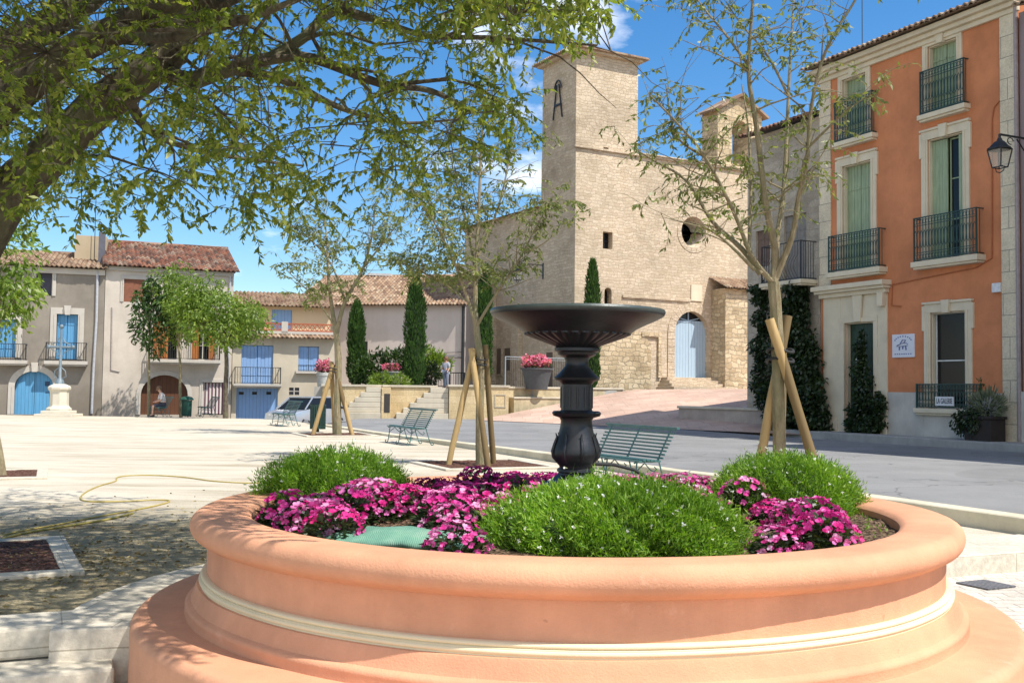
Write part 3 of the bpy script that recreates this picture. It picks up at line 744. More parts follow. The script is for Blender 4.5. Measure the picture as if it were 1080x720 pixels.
twig.build('twigs', MT['bark'], big).matrix_parent_inverse=Matrix.Translation(-Vector(big.location))
n=len(c1); lf=leaf_mesh('crown', [tuple(x) for x in c1], [tuple(x) for x in d1], gT.uniform(.040,.072,n), gT.uniform(.017,.028,n), MT['leaf_big'], big, .2)
lf.matrix_parent_inverse=Matrix.Translation(-Vector(big.location))
pit(-4.6,8.35,2.05,R(27.5),'mulched square tree pit with stone edging at the lower left')

def fix(o, root): o.matrix_parent_inverse=Matrix.Translation(-Vector(root.location)); return o
# young staked trees: open crowns on several stems
def young_tree(label, base, limbs, g, nspray, L, lw, leaves=9, spread=.9, mat='leaf_young', droop=.55, up=.35, trunk_r=.07, minr=0):
    t=thing('young_tree', label, 'tree', base, 0, 'young staked trees on the square')
    mb=MB(); nd=[]
    for pts,r0,r1 in limbs:
        P,rs=limb(mb,[tuple(p) for p in pts],r0,r1,8,.04)
        for i,(p,r) in enumerate(zip(P,rs)):
            if i>len(P)*.25: nd.append((p,r))
    nd=[q for q in nd if q[1]<trunk_r*.62]
    sub=[]
    for _ in range(nspray//3):
        p,r=nd[g.integers(len(nd))]; d=Vector((g.normal(),g.normal(),.25+abs(g.normal())*.5)).normalized(); l=L*g.uniform(.8,2.2); q=p.copy(); pts=[q.copy()]
        for i in range(4):
            d=(d+Vector((g.normal()*.2,g.normal()*.2,g.normal()*.15))).normalized(); q=q+d*l/4; pts.append(q.copy())
        mb.tube(pts,[min(.012,r*.55)*(1-.7*i/4) for i in range(5)],4,False); sub+=pts[1:]
    fix(mb.build('trunk', MT['youngbark'], t, smooth=True), t)
    tw=MB(); st=[sub[g.integers(len(sub))] if g.random()<.8 else nd[g.integers(len(nd))][0] for _ in range(nspray)]
    C,D=sprays(tw, st, g, (L*.5,L*1.1), droop, leaves, up, None, spread, twig_r=.005)
    fix(tw.build('twigs', MT['youngbark'], t), t)
    n=len(C); fix(leaf_mesh('crown',[tuple(x) for x in C],[tuple(x) for x in D],g.uniform(lw*.7,lw*1.25,n),g.uniform(lw*.26,lw*.42,n),MT[mat],t,.2),t)
    return t
def stakes(label, base, dirs, H, rad, strap_z):
    t=thing('tree_stakes', label, 'tree stakes', base, 0, 'timber stakes holding the young trees')
    for (dx,dy,tx,ty,h) in dirs:
        mb=MB(); a=Vector((dx,dy,-.12)); b=Vector((tx,ty,h)); pts=[a.lerp(b,i/5)+Vector((rnd.uniform(-.006,.006),rnd.uniform(-.006,.006),0)) for i in range(6)]
        mb.tube(pts,[rad*rnd.uniform(.94,1.06) for _ in pts],10)
        mb.build('stake', MT['stake'], t, smooth=True)
    mb=MB()
    for k in range(2):
        z=strap_z+k*.10; mb.tube([(.135*math.cos(a)-.01,.12*math.sin(a),z+.02*math.sin(2*a)) for a in [2*math.pi*i/14 for i in range(15)]], .016, 6)
    mb.build('strap', MT['rubber'], t, smooth=True)
    return t
# tree by the planter on the right
Y3=10.7; b3=(2.79,Y3,0)
def z5(l, Ys): return [at(640+x/2.25, y/2.25, yy) for (x,y),yy in zip(l,Ys)]
tr=[at(822,560,Y3)-Vector((0,0,.15)),at(822,480,Y3),at(821,400,Y3),at(819,340,Y3),at(816,298,Y3)]
limbs=[(tr,.074,.062),
 (z5([(396,670),(400,600),(377,480),(355,300),(336,170),(345,20),(350,-120)],[10.7,10.7,10.6,10.5,10.4,10.3,10.2]),.050,.010),
 (z5([(398,660),(405,560),(420,450),(430,250),(437,100),(448,-60)],[10.7,10.8,10.9,11.0,11.1,11.2]),.038,.008),
 (z5([(400,660),(440,560),(455,470),(475,380),(486,250),(520,120),(590,0),(625,-70)],[10.7,10.6,10.5,10.4,10.3,10.2,10.1,10]),.038,.008),
 (z5([(395,672),(345,610),(300,500),(232,372),(160,285),(100,225)],[10.7,10.6,10.4,10.2,10,9.9]),.032,.007),
 (z5([(365,650),(320,590),(250,525),(190,430),(110,380),(60,350)],[10.65,10.7,10.9,11.1,11.3,11.4]),.034,.007),
 (z5([(350,640),(290,580),(240,545),(150,520)],[10.6,10.4,10.2,10.0]),.02,.005),
 (z5([(337,600),(342,450),(335,300),(320,200)],[10.6,10.9,11.1,11.2]),.022,.006),
 (z5([(478,350),(545,285),(600,240),(640,225)],[10.4,10.2,10,9.9]),.016,.005),
 (z5([(340,160),(280,80),(230,20),(190,-40)],[10.4,10.5,10.6,10.7]),.018,.005),
 (z5([(232,372),(170,330),(150,270),(140,200)],[10.2,10.3,10.3,10.3]),.016,.005),
 (z5([(432,230),(380,130),(320,60),(280,0)],[11,10.8,10.7,10.6]),.016,.005)]
young_tree('sparse young tree with forked trunk between the planter and the road', b3, limbs, np.random.default_rng(5), 350, .36, .075, 10, trunk_r=.075)
stakes('three pale round stakes strapped round the forked tree by the planter', b3, [(.56,-.18,-.14,-.09,2.20),(-.38,.02,.10,.12,2.25),(.10,.55,.06,.16,2.2)], 2.2,.050,1.78)
# middle tree
Y2=19.6; b2=(-.61,Y2,0)
def m2(l, dy=None): return [at(x,y,Y2+(dy[i] if dy else 0)) for i,(x,y) in enumerate(l)]
limbs=[(m2([(506,492),(506,440),(507,390),(503,350),(501,330)]),.082,.062),
 (m2([(501,335),(502,280),(505,220),(508,150),(516,85)],[0,0,.1,.2,.2]),.055,.010),
 (m2([(501,340),(488,300),(472,262),(452,225),(432,200)],[0,-.2,-.5,-.7,-.8]),.035,.007),
 (m2([(502,345),(520,315),(545,278),(568,235),(580,215)],[0,-.2,-.4,-.6,-.7]),.035,.007),
 (m2([(502,290),(492,235),(478,180),(470,130)],[0,.3,.6,.8]),.03,.007),
 (m2([(504,270),(525,220),(538,165),(548,120)],[0,.2,.5,.6]),.03,.007),
 (m2([(501,325),(470,300),(440,285),(420,275)],[0,.3,.5,.6]),.02,.006)]
young_tree('airy young tree with its stakes in a mulched pit before the church', b2, limbs, np.random.default_rng(6), 720, .52, .105, 11, trunk_r=.085)
stakes('three weathered stakes strapped round the tree left of the fountain', b2, [(-.58,-.15,-.10,.02,2.2),(.22,-.50,-.16,-.05,2.2),(.30,.30,.10,.08,2.28)], 2.2,.058,1.9)
pit(-.55,19.7,2.3,R(24),'mulched tree pit with pale edging around the middle staked tree')
# left staked tree
Y1=31.2; b1=(-5.35,Y1,0)
def m1(l, dy=None): return [at(x,y,Y1+(dy[i] if dy else 0)) for i,(x,y) in enumerate(l)]
limbs=[(m1([(356,460),(356,420),(357,380),(354,345)]),.125,.09),
 (m1([(354,350),(347,300),(345,260),(342,225)],[0,0,.2,.4]),.075,.012),
 (m1([(355,350),(364,318),(382,285),(392,250),(396,212)],[0,-.1,-.3,-.4,-.5]),.085,.012),
 (m1([(364,318),(350,280),(330,255),(310,240)],[0,.3,.5,.6]),.04,.010),
 (m1([(385,280),(405,255),(420,235)],[-.3,-.7,-.9]),.035,.010),
 (m1([(354,345),(335,318),(318,300),(302,285)],[0,-.3,-.6,-.8]),.035,.010)]
young_tree('gnarled pale young tree with two stems beside the slatted litter bin', b1, limbs, np.random.default_rng(9), 380, .66, .15, 9, trunk_r=.14)
stakes('three leaning stakes strapped round the gnarled tree beside the bin', b1, [(-.62,-.1,-.04,.02,2.12),(.62,-.05,.02,-.03,2.05),(-.02,.5,-.12,.1,2.2)], 2.1,.07,1.9)
pit(-5.3,31.2,2.2,R(24),'shallow tree pit around the gnarled tree beside the bin')

# round crowned trees by the houses and the one at the left edge
def crown_tree(name, label, base, trunk_pts, r0, cen, rad, nl, mat, g, leaf, group='leafy trees by the houses', lumps=16, stretch=1.0):
    t=thing(name,label,'tree',base,0,group); mb=MB(); P,_=limb(mb,trunk_pts,r0,r0*.6,8,.05); top=P[-1]
    cen=Vector(cen); L=[]
    for i in range(lumps):
        a=g.uniform(0,2*math.pi); u=g.uniform(-.9,1); s=math.sqrt(1-u*u)*g.uniform(.5,.8)
        q=cen+Vector((rad[0]*s*math.cos(a),rad[1]*s*math.sin(a),rad[2]*u*.72)); L.append((q,g.uniform(.30,.48)))
        m=(top+q)/2+Vector((g.normal()*.1,g.normal()*.1,.1)); mb.tube([top,m,q],[r0*.4,r0*.25,.012],5,False)
    fix(mb.build('trunk',MT['youngbark'] if r0<.12 else MT['bark'],t,smooth=True),t)
    C=[];D=[]
    for _ in range(nl):
        q,k=L[g.integers(len(L))]; v=np.array([g.normal(),g.normal(),g.normal()]); v/=np.linalg.norm(v); v*=g.uniform(.45,1.1)**.6
        p=Vector((q.x+v[0]*rad[0]*k,q.y+v[1]*rad[1]*k,q.z+v[2]*rad[2]*k)); C.append(p)
        D.append(Vector((v[0]*.6+g.normal()*.4,v[1]*.6+g.normal()*.4,-.5+g.normal()*.4)))
    n=len(C); fix(leaf_mesh('crown',[tuple(x) for x in C],[tuple(x) for x in D],g.uniform(leaf*.7,leaf*1.3,n),g.uniform(leaf*.3,leaf*.5,n),MT[mat],t,.2),t)
    return t
gc=np.random.default_rng(4)
b=gnd(238,441); Yb=b.y
crown_tree('leafy_tree','broad round green tree on a brown trunk before the blue garage house',tuple(b),[tuple(b-Vector((0,0,.1))),tuple(at(238,410,Yb)),tuple(at(239,385,Yb)),tuple(at(238,365,Yb))],.13,tuple(at(233,335,Yb)),(2.05,1.9,2.0),7500,'leaf_round',gc,.20,lumps=22)
Yb=48.2; b=at(191,438,Yb); b.z=0
crown_tree('leafy_tree','loose green tree with slim grey trunk beside the green bin',tuple(b),[tuple(b-Vector((0,0,.1))),tuple(at(190,410,Yb)),tuple(at(190,385,Yb)),tuple(at(188,360,Yb))],.085,tuple(at(188,323,Yb)),(1.55,1.5,1.9),3600,'leaf_round',gc,.20,lumps=14)
Yb=47.6; b=at(157,438,Yb); b.z=0
crown_tree('leafy_tree','narrow dark green tree before the pale house with arched door',tuple(b),[tuple(b-Vector((0,0,.1))),tuple(at(157,410,Yb)),tuple(at(157,380,Yb)),tuple(at(158,350,Yb))],.085,tuple(at(162,338,Yb)),(1.0,1.0,2.1),2100,'leaf_dark',gc,.24,lumps=13)
b=Vector((-7.86,16.1,0))
crown_tree('leafy_tree','light green tree at the left edge with a thin leaning trunk',tuple(b),[tuple(b-Vector((0,0,.1))),(-8.0,16.1,.6),(-8.15,16.1,1.3),(-8.25,16.1,2.1)],.085,(-8.3,16.1,3.2),(1.12,1.1,1.0),3600,'leaf_round',gc,.12,lumps=16)
pit(-8.2,16.2,1.8,R(24),'small mulched tree pit at the left edge of the sand')

# cypresses: spindles of upright sprays
def cypress(label, px_, ybot, ytop, wpx, Y, seed, z0=1.42):
    b=at(px_,ybot,Y); b.z=z0; top=at(px_,ytop,Y).z; H=top-z0; r=wpx/2*Y/F; g=np.random.default_rng(seed)
    t=thing('cypress',label,'tree',tuple(b),0,'columnar cypresses on the terrace')
    mb=MB(); mb.tube([(0,0,-.1),(0,0,H*.5),(0,0,H*.97)],[.09,.06,.01],6); mb.build('trunk',MT['bark'],t)
    def rz(s): return r*np.minimum(1,(s/.10)**.5*.92)*np.minimum(1,((1-s)/.30)**.6)
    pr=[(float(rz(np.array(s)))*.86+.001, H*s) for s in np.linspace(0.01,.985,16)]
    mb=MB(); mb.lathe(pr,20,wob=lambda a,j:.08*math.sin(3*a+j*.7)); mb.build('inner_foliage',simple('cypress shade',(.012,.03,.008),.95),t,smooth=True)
    n=4200; s=g.uniform(.01,.985,n); a=g.uniform(0,2*math.pi,n); q=rz(s)*(1+.10*np.sin(3*a+s*20)+.07*np.sin(7*a+s*55)+g.normal(0,.11,n))
    P=np.stack([q*np.cos(a),q*np.sin(a),H*s],1); D=np.stack([np.cos(a)*.35,np.sin(a)*.35,np.ones(n)],1)+g.normal(0,.15,(n,3))
    leaf_mesh('crown',P,D,g.uniform(.14,.30,n),g.uniform(.04,.08,n),MT['cypress'],t,.4)
cypress('cypress behind the left terrace stairs beside the staked tree',375,408,318,14.5,56,1)
cypress('tall thick cypress in front of the long pale house wall',437,408,292,18,54.5,2)
cypress('slim cypress standing against the side wall of the church',510,408,279,13,53.0,3)
cypress('slim cypress before the church front behind the fountain',624,410,273,13.5,56.5,4)
# yellow hose on the sand
hp=[(-30,572),(20,560),(60,553),(100,545),(140,538),(172,531),(178,527.5),(160,527),(125,528.5),(95,528.5),(85,525.5),(90,519),(105,512),(122,507),(124,503),(140,501),(165,501),(195,503),(225,507),(262,509),(300,508)]
mb=MB(); mb.tube(smooth_path([gnd(x,y,.010) for x,y in hp],5),.010,6); tag(mb.build('garden_hose',simple('faded yellow hose',(.42,.33,.09),.5),smooth=True),'yellow garden hose lying in loops across the sandy ground','hose')
hp=[(-30,577),(20,563),(60,556),(110,548),(140,541)]
mb=MB(); mb.tube(smooth_path([gnd(x,y,.013) for x,y in hp],5),.012,6); tag(mb.build('garden_hose',simple('olive hose',(.30,.25,.06),.5),smooth=True),'second duller hose beside the looped yellow one at the left','hose')
# ------------------------------------------------------------------ buildings: local x along the front, y into the house, z up
class Fac:
    def __init__(s, A, B, name, label, cat='house', z0=0):
        s.A=Vector((A[0],A[1],0)); s.B=Vector((B[0],B[1],0)); d=s.B-s.A; s.w=d.length; s.d=d.normalized(); s.n=Vector((s.d.y,-s.d.x,0))
        s.rot=math.atan2(d.y,d.x); s.o=thing(name,label,cat,tuple(s.A),s.rot) if name else None
    def f(s, px, py, off=0):               # pixel -> (u, z) on the plane moved out by off
        r=ray(px,py); o=s.A+s.n*off; t=(o-CP).dot(s.n)/r.dot(s.n); p=CP+r*t
        return (p-s.A).dot(s.d), p.z
    def rect(s, x0, y0, x1, y1, off=0):
        a=s.f(x0,y0,off); b=s.f(x1,y1,off); return a[0],b[0],b[1],a[1]   # u0,u1,z0,z1
def wall_holes(mb, x0, x1, z0, z1, holes, depth=.25, y=0):
    """wall face in the plane y with real openings; hole = (a,b,c,d[,arch rise])"""
    H=[(max(a,x0),min(b,x1),max(c,z0),min(d,z1))+tuple(h[4:]) for h in holes for (a,b,c,d) in [h[:4]]]; depth0=depth
    xs=sorted({x0,x1,*[h[0] for h in H],*[h[1] for h in H]}); zs=sorted({z0,z1,*[h[2] for h in H],*[h[3] for h in H]})
    for i in range(len(xs)-1):
        for j in range(len(zs)-1):
            cx,cz=(xs[i]+xs[i+1])/2,(zs[j]+zs[j+1])/2
            if any(h[0]<cx<h[1] and h[2]<cz<h[3] for h in H): continue
            mb.add([(xs[i],y,zs[j]),(xs[i+1],y,zs[j]),(xs[i+1],y,zs[j+1]),(xs[i],y,zs[j+1])],[(0,1,2,3)])
    for h in H:
        a,b,c,d=h[:4]; rise=h[4] if len(h)>4 else 0; e=d-rise; depth=h[5] if len(h)>5 else depth0
        mb.add([(a,y,c),(a,y+depth,c),(a,y+depth,e),(a,y,e)],[(0,1,2,3)]); mb.add([(b,y,c),(b,y+depth,c),(b,y+depth,e),(b,y,e)],[(3,2,1,0)])
        mb.add([(a,y,c),(b,y,c),(b,y+depth,c),(a,y+depth,c)],[(0,1,2,3)])
        if rise:
            n=14; P=[((a+b)/2-(b-a)/2*math.cos(math.pi*k/n), e+rise*math.sin(math.pi*k/n)) for k in range(n+1)]
            for k in range(n):
                (u,v),(u2,v2)=P[k],P[k+1]
                mb.add([(u,y,v),(u2,y,v2),(u2,y,d),(u,y,d)],[(0,1,2,3)]); mb.add([(u,y,v),(u,y+depth,v),(u2,y+depth,v2),(u2,y,v2)],[(0,1,2,3)])
        else: mb.add([(a,y,d),(b,y,d),(b,y+depth,d),(a,y+depth,d)],[(3,2,1,0)])
def shell(mb, x0, x1, z0, z1, D, ztop_back=None, y=0):
    mb.add([(x0,y,z0),(x0,D,z0),(x0,D,z1),(x0,y,z1)],[(3,2,1,0)]); mb.add([(x1,y,z0),(x1,D,z0),(x1,D,z1),(x1,y,z1)],[(0,1,2,3)])
    mb.add([(x0,D,z0),(x1,D,z0),(x1,D,z1),(x0,D,z1)],[(3,2,1,0)]); mb.add([(x0,y,z1),(x1,y,z1),(x1,D,z1),(x0,D,z1)],[(0,1,2,3)])
def tile_roof(parent, x0, x1, y0, z0, y1, z1, mat, name='roof', pitch=.22, course=.38, over=.0, rag=.02):
    """barrel tiles as real corrugation: covers running from the eave up to the ridge"""
    mb=MB(); Ls=math.hypot(y1-y0,z1-z0); nx=max(2,int((x1-x0)/pitch)); nc=max(1,int(Ls/course)); sy,sz=(y1-y0)/Ls,(z1-z0)/Ls
    nxv,nzv=-sz,sy
    for i in range(nx):
        xa=x0+(x1-x0)*i/nx; w=(x1-x0)/nx; jx=rnd.uniform(-rag,rag)
        for k in range(nc):
            s0=Ls*k/nc-.04+rnd.uniform(-rag,rag); s1=Ls*(k+1)/nc+.03; vs=[]; uv=[]
            lift=rnd.uniform(0,.012)
            for (s,extra) in ((s0,.028),(s1,.0)):
                for q in range(7):
                    t=q/6; a=math.pi*2*t; hgt=.055*(.5-.5*math.cos(a))*1.35+extra+lift
                    xx=xa+w*t+jx*.3
                    vs.append((xx, y0+sy*s+nxv*hgt, z0+sz*s+nzv*hgt))
            fs=[];us=[]
            for q in range(6): fs.append((q,q+1,8+q,7+q)); us.append([(i+.5,k+.5)]*4)
            # open end of the tile at the bottom
            b=[(p[0],p[1]-nxv*.06,p[2]-nzv*.06) for p in vs[:7]]
            base=len(vs); vs+=b
            for q in range(6): fs.append((base+q,base+q+1,q+1,q)); us.append([(i+.5,k+.5)]*4)
            mb.add(vs,fs,us)
    mb.add([(x0,y0,z0-.02),(x1,y0,z0-.02),(x1,y1,z1-.02),(x0,y1,z1-.02)],[(0,1,2,3)],[[(.5,.5)]*4])
    return mb.build(name,mat,parent)
def gable(fac_o, x0, x1, zE, yR, zR, D, mat, wallmat, over=.35, rag=.02, hipx=0):
    r=tile_roof(fac_o, x0-.15, x1+.15, -over, zE-over*(zR-zE)/yR*0, yR, zR, mat, rag=rag)
    mb=MB(); mb.add([(x0-.15,yR,zR),(x1+.15,yR,zR),(x1+.15,D+.3,zE),(x0-.15,D+.3,zE)],[(0,1,2,3)],[[(.5,.5)]*4]); mb.build('back_roof',mat,fac_o)
    mb=MB()
    for x in (x0+.002,x1-.002): mb.add([(x,.0,zE-.01),(x,D,zE-.01),(x,yR,zR-.03)],[(0,1,2)])
    mb.build('gable_wall',wallmat,fac_o)
    mb=MB()
    for k in range(int((x1-x0)/.22)):       # ridge tiles
        pass
    mb.tube([(x0-.15,yR,zR+.02),((x0+x1)/2,yR,zR+.01),(x1+.15,yR,zR+.02)],.10,8); mb.build('ridge_tiles',mat,fac_o,smooth=True)
    return r
def shutters(parent, a, b, c, d, y, mat, leaves=2, name='shutter', batt=True):
    w=(b-a)/leaves
    for i in range(leaves):
        mb=MB(); mb.box(a+w*i+.012,a+w*(i+1)-.012,y,y+.045,c+.02,d-.015)
        if batt:
            for k in range(max(2,int(w/.16))-1):
                x=a+w*i+w*(k+1)/max(2,int(w/.16)); mb.box(x-.006,x+.006,y-.006,y,c+.03,d-.03)
            for z in (c+.25*(d-c),c+.78*(d-c)): mb.box(a+w*i+.03,a+w*(i+1)-.03,y-.022,y-.0061,z-.03,z+.03)
        mb.build(name,mat,parent)
def window(parent, a, b, c, d, y, frame, rows=3, cols=2, name='window', glass=None):
    mb=MB(); t=.05
    mb.box(a,a+t,y,y+.05,c,d); mb.box(b-t,b,y,y+.05,c,d); mb.box(a+t,b-t,y+.001,y+.049,c,c+t); mb.box(a+t,b-t,y+.001,y+.049,d-t,d)
    for i in range(1,cols): x=a+(b-a)*i/cols; mb.box(x-.025,x+.025,y+.002,y+.048,c+t,d-t)
    for j in range(1,rows): z=c+(d-c)*j/rows; mb.box(a+t,b-t,y+.004,y+.044,z-.018,z+.018)
    w=mb.build(name,frame,parent); mb=MB(); mb.box(a+t,b-t,y+.02,y+.03,c+t,d-t); mb.build('pane',glass or MT['glass'],w); return w
def surround(parent, a, b, c, d, w, mat, y=-.05, rise=0, key=True, sill=None, ears=.0, name='window_surround', step=True, lining=0):
    """stone frame standing proud of the wall: jambs, lintel with keystone"""
    mb=MB(); e=d
    mb.box(a-w,a,y,.02,c,d); mb.box(b,b+w,y,.02,c,d)
    if rise:
        n=14; m_=(a+b)/2; T=[math.pi*k/n for k in range(n+1)]; lo=[(m_-(b-a)/2*math.cos(t),d+rise*math.sin(t)) for t in T]; hi=[(m_-((b-a)/2+w)*math.cos(t),d+(rise+w)*math.sin(t)) for t in T]
        for k in range(n):
            (u,v),(u2,v2),(p,q),(p2,q2)=lo[k],lo[k+1],hi[k],hi[k+1]
            mb.slab([(u,v),(u2,v2),(p2,q2),(p,q)],y,.02)
    else: mb.box(a-w,b+w,y,.021,d,d+w*1.1)
    if ears:
        for s0,s1 in ((a-w-ears,a-w+.04),(b+w-.04,b+w+ears)): mb.box(s0,s1,y-.012,.02,d-.55,d+w*.9)
        mb.box(a-w-ears*.6,b+w+ears*.6,y-.045,.02,d+w*1.1+rise*.6,d+w*1.1+rise*.6+.07)
    if step:                                # inner moulding
        k=.045; mb.box(a-w*.45,a-w*.45+.05,y-.025,y,c,d); mb.box(b+w*.45-.05,b+w*.45,y-.025,y,c,d)
    if lining:
        mb.box(a,a+.035,.021,lining,c,d); mb.box(b-.035,b,.021,lining,c,d); mb.box(a+.036,b-.036,.021,lining,d-.035,d)
    o=mb.build(name,mat,parent,bevel=.008)
    if key:
        m=(a+b)/2; kb=MB(); kb.slab([(m-.11,d-.04+rise),(m+.11,d-.04+rise),(m+.16,d+w*1.25+rise+.06),(m-.16,d+w*1.25+rise+.06)],y-.10,.0); kb.build('keystone',mat,o,bevel=.01)
    return o
def balcony(parent, a, b, z0, z1, dep, mat, slabmat, sl=.14, orn=True, nb=None, belly=False, name='balcony'):
    o=None
    mb=MB()
    if sl: mb.box(a-.08,b+.08,-dep-.06,.02,z0-sl,z0); mb.box(a-.03,b+.03,-dep,.02,z0-sl-.07,z0-sl)
    if sl: o=mb.build(name,slabmat,parent,bevel=.012)
    mb=MB(); y=-dep+.02
    for z in (z0+.05,z1): mb.bar((a,y,z),(b,y,z),.045,.03)
    for x in (a,b):
        for z in (z0+.05,z1): mb.bar((x,y,z),(x,0,z),.04,.03)
        mb.bar((x,y,z0),(x,y,z1+.02),.04)
    H=z1-z0
    nb=nb or max(4,int((b-a)/.115))
    def br(x,yy,horizontal=True):
        if belly:
            pts=[(x,yy,z1),(x,yy,z1-.35*H)]+[(x,yy-.20*math.sin(math.pi*k/6),z1-.35*H-.6*H*k/6) for k in range(1,7)]
            mb.tube(pts,.010,4,False)
        else: mb.bar((x,yy,z0+.05),(x,yy,z1),.018)
    for k in range(1,nb): br(a+(b-a)*k/nb,y)
    if orn and not belly:
        for z in (z0+.2*H,z0+.82*H): mb.bar((a,y,z),(b,y,z),.02)
        for k in range(nb):
            x=a+(b-a)*(k+.5)/nb
            for zc,hh in ((z0+.51*H,.20*H),(z0+.11*H,.05*H),(z0+.91*H,.05*H)):
                w=(b-a)/nb*.42
                pts=[(x+w*math.cos(t),y,zc+hh*math.sin(t)) for t in [2*math.pi*i/8 for i in range(9)]]; mb.tube(pts,.011,3,False)
    nd=max(2,int(dep/.12))
    for x in (a,b):
        for k in range(1,nd): mb.bar((x,y+(-.02-y)*k/nd,z0+.05),(x,y+(-.02-y)*k/nd,z1),.016)
    mb.build('railing',mat,o or parent); return o
def pipe(parent, pts, r, mat, name='drainpipe'):
    mb=MB(); mb.tube(pts,r,8); return mb.build(name,mat,parent,smooth=True)

# ================================================================== orange house
O_MAT=plaster('orange render',(.62,.235,.105),.26,70,.25,.9,(.72,.66,.6),.9,2.2,0,2.6); W_ST=plaster('pale dressed stone',(.68,.59,.43),.16,30,.2,1.2)
G_SH=wood('sage green shutters',(.29,.355,.215),.13,.5,0,.24); G_DOOR=wood('dark green door',(.028,.06,.04),.2,.4); PL=plaster('pale grey plinth',(.56,.52,.45),.25,50,.2,1)
QU=stone('quoin blocks',(.64,.55,.40),(.70,.61,.45),(.26,.24,.2),3,.62,.014,.3,.002,.6)
aY,bY=36.3,29.1
A=at(866,440,aY); B=at(1077,440,bY)
fo=Fac((A.x,A.y),(B.x,B.y),'orange_house','tall orange house with green shutters, iron balconies and pale stone trim'); O=fo.o
zt=fo.f(1053,4)[1]; Wd=fo.w; zg=-.2
holes={}
rc=fo.rect
holes['w2r']=rc(979,50,1010,111); holes['w2l']=rc(889,85,914,140); holes['w1r']=rc(979,148,1017,272); holes['w1l']=rc(889,176,919.5,287)
holes['door']=rc(892,341,923.5,459); holes['gw']=rc(982,330,1019.5,432)
print('orange', Wd, zt, holes)
for k in ('w2r','w2l','w1r','w1l','gw'):
    pass
mb=MB(); zp=fo.f(1000,414)[1]
hl=[holes['w2r'],holes['w2l'],holes['w1r'],holes['w1l'],holes['door'],holes['gw']]
wall_holes(mb,0,Wd,zg,zt,hl,.28); shell(mb,0,Wd,zg,zt,8); mb.build('wall',O_MAT,O)
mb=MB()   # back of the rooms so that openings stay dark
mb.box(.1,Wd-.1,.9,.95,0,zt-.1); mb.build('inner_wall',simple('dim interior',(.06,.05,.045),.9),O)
dl,dr=fo.f(870,400)[0],fo.f(937,400)[0]; zc=fo.f(899,303)[1]
d0,d1,dz0,dz1=holes['door']; g0,g1,gz0,gz1=holes['gw']
mb=MB()   # plinth proud of the wall, interrupted by door and window
for x0_,x1_,t in ((dr+.01,g0-.28,zp),(g0-.279,g1+.279,gz0-.16),(g1+.28,Wd-.3,zp)): mb.box(x0_,x1_,-.05,.0,zg,t)
mb.build('plinth',PL,O,bevel=.008)
mb=MB()   # pale stone door front
mb.box(dl,d0-.18,-.07,.0,zg,zc-.30); mb.box(d1+.18,dr,-.07,.0,zg,zc-.30); mb.box(d0-.18,d1+.18,-.06,.0,dz1+.16,zc-.30)
mb.box(dl-.03,d0-.30,-.12,-.07,zg,.55); mb.box(d1+.30,dr+.03,-.12,-.07,zg,.55)
fr=mb.build('door_surround',W_ST,O,bevel=.01)
mb=MB(); mb.box(d0-.18,d0,-.10,.02,zg,dz1); mb.box(d1,d1+.18,-.10,.02,zg,dz1); mb.box(d0-.18,d1+.18,-.10,.021,dz1,dz1+.16)
mb.box(d0,d0+.035,.021,.19,dz0,dz1); mb.box(d1-.035,d1,.021,.19,dz0,dz1); mb.box(d0+.036,d1-.036,.021,.19,dz1-.035,dz1)
m=(d0+d1)/2; mb.slab([(m-.14,dz1+.02),(m+.14,dz1+.02),(m+.22,zc-.3),(m-.22,zc-.3)],-.16,-.08); mb.build('door_frame',W_ST,fr,bevel=.01)
mb=MB(); mb.box(dl-.1,dr+.06,-.20,.0,zc-.30,zc-.16); mb.box(dl-.18,dr+.12,-.34,.0,zc-.16,zc-.06); mb.box(dl-.24,dr+.16,-.44,.0,zc-.06,zc+.10)
for s in (dr-.14,): mb.slab([(s-.10,zc-.75),(s+.12,zc-.75),(s+.14,zc-.301),(s-.12,zc-.301)],-.26,-.08)
mb.build('cornice',W_ST,fr,bevel=.012)
mb=MB(); 
for i in range(2):
    a_=d0+.02+(d1-d0-.04)*i/2; b_=a_+(d1-d0-.04)/2-.01; mb.box(a_,b_,.2,.25,dz0,dz1)
    for (u,v) in ((.08,.38),(.45,.93)): mb.box(a_+.09,b_-.09,.18,.20,dz0+u*(dz1-dz0),dz0+v*(dz1-dz0))
dd=mb.build('door',G_DOOR,O,bevel=.008)
mb=MB(); mb.sphere((m-.06,.17,dz0+.45*(dz1-dz0)),.03,8,5); mb.build('handle',simple('brass',(.45,.33,.12),.35,.8),dd,smooth=True)
mb=MB(); q=fo.rect(898.5,370,904,382); mb.box(q[0],q[1],.165,.178,q[2],q[3]); mb.build('notice',simple('paper notice',(.62,.62,.62),.8),dd); mb=MB(); q=fo.rect(898,397,904,404); mb.box(q[0],q[1],.165,.178,q[2],q[3]); mb.build('notice',simple('paper notice',(.62,.62,.62),.8),dd)
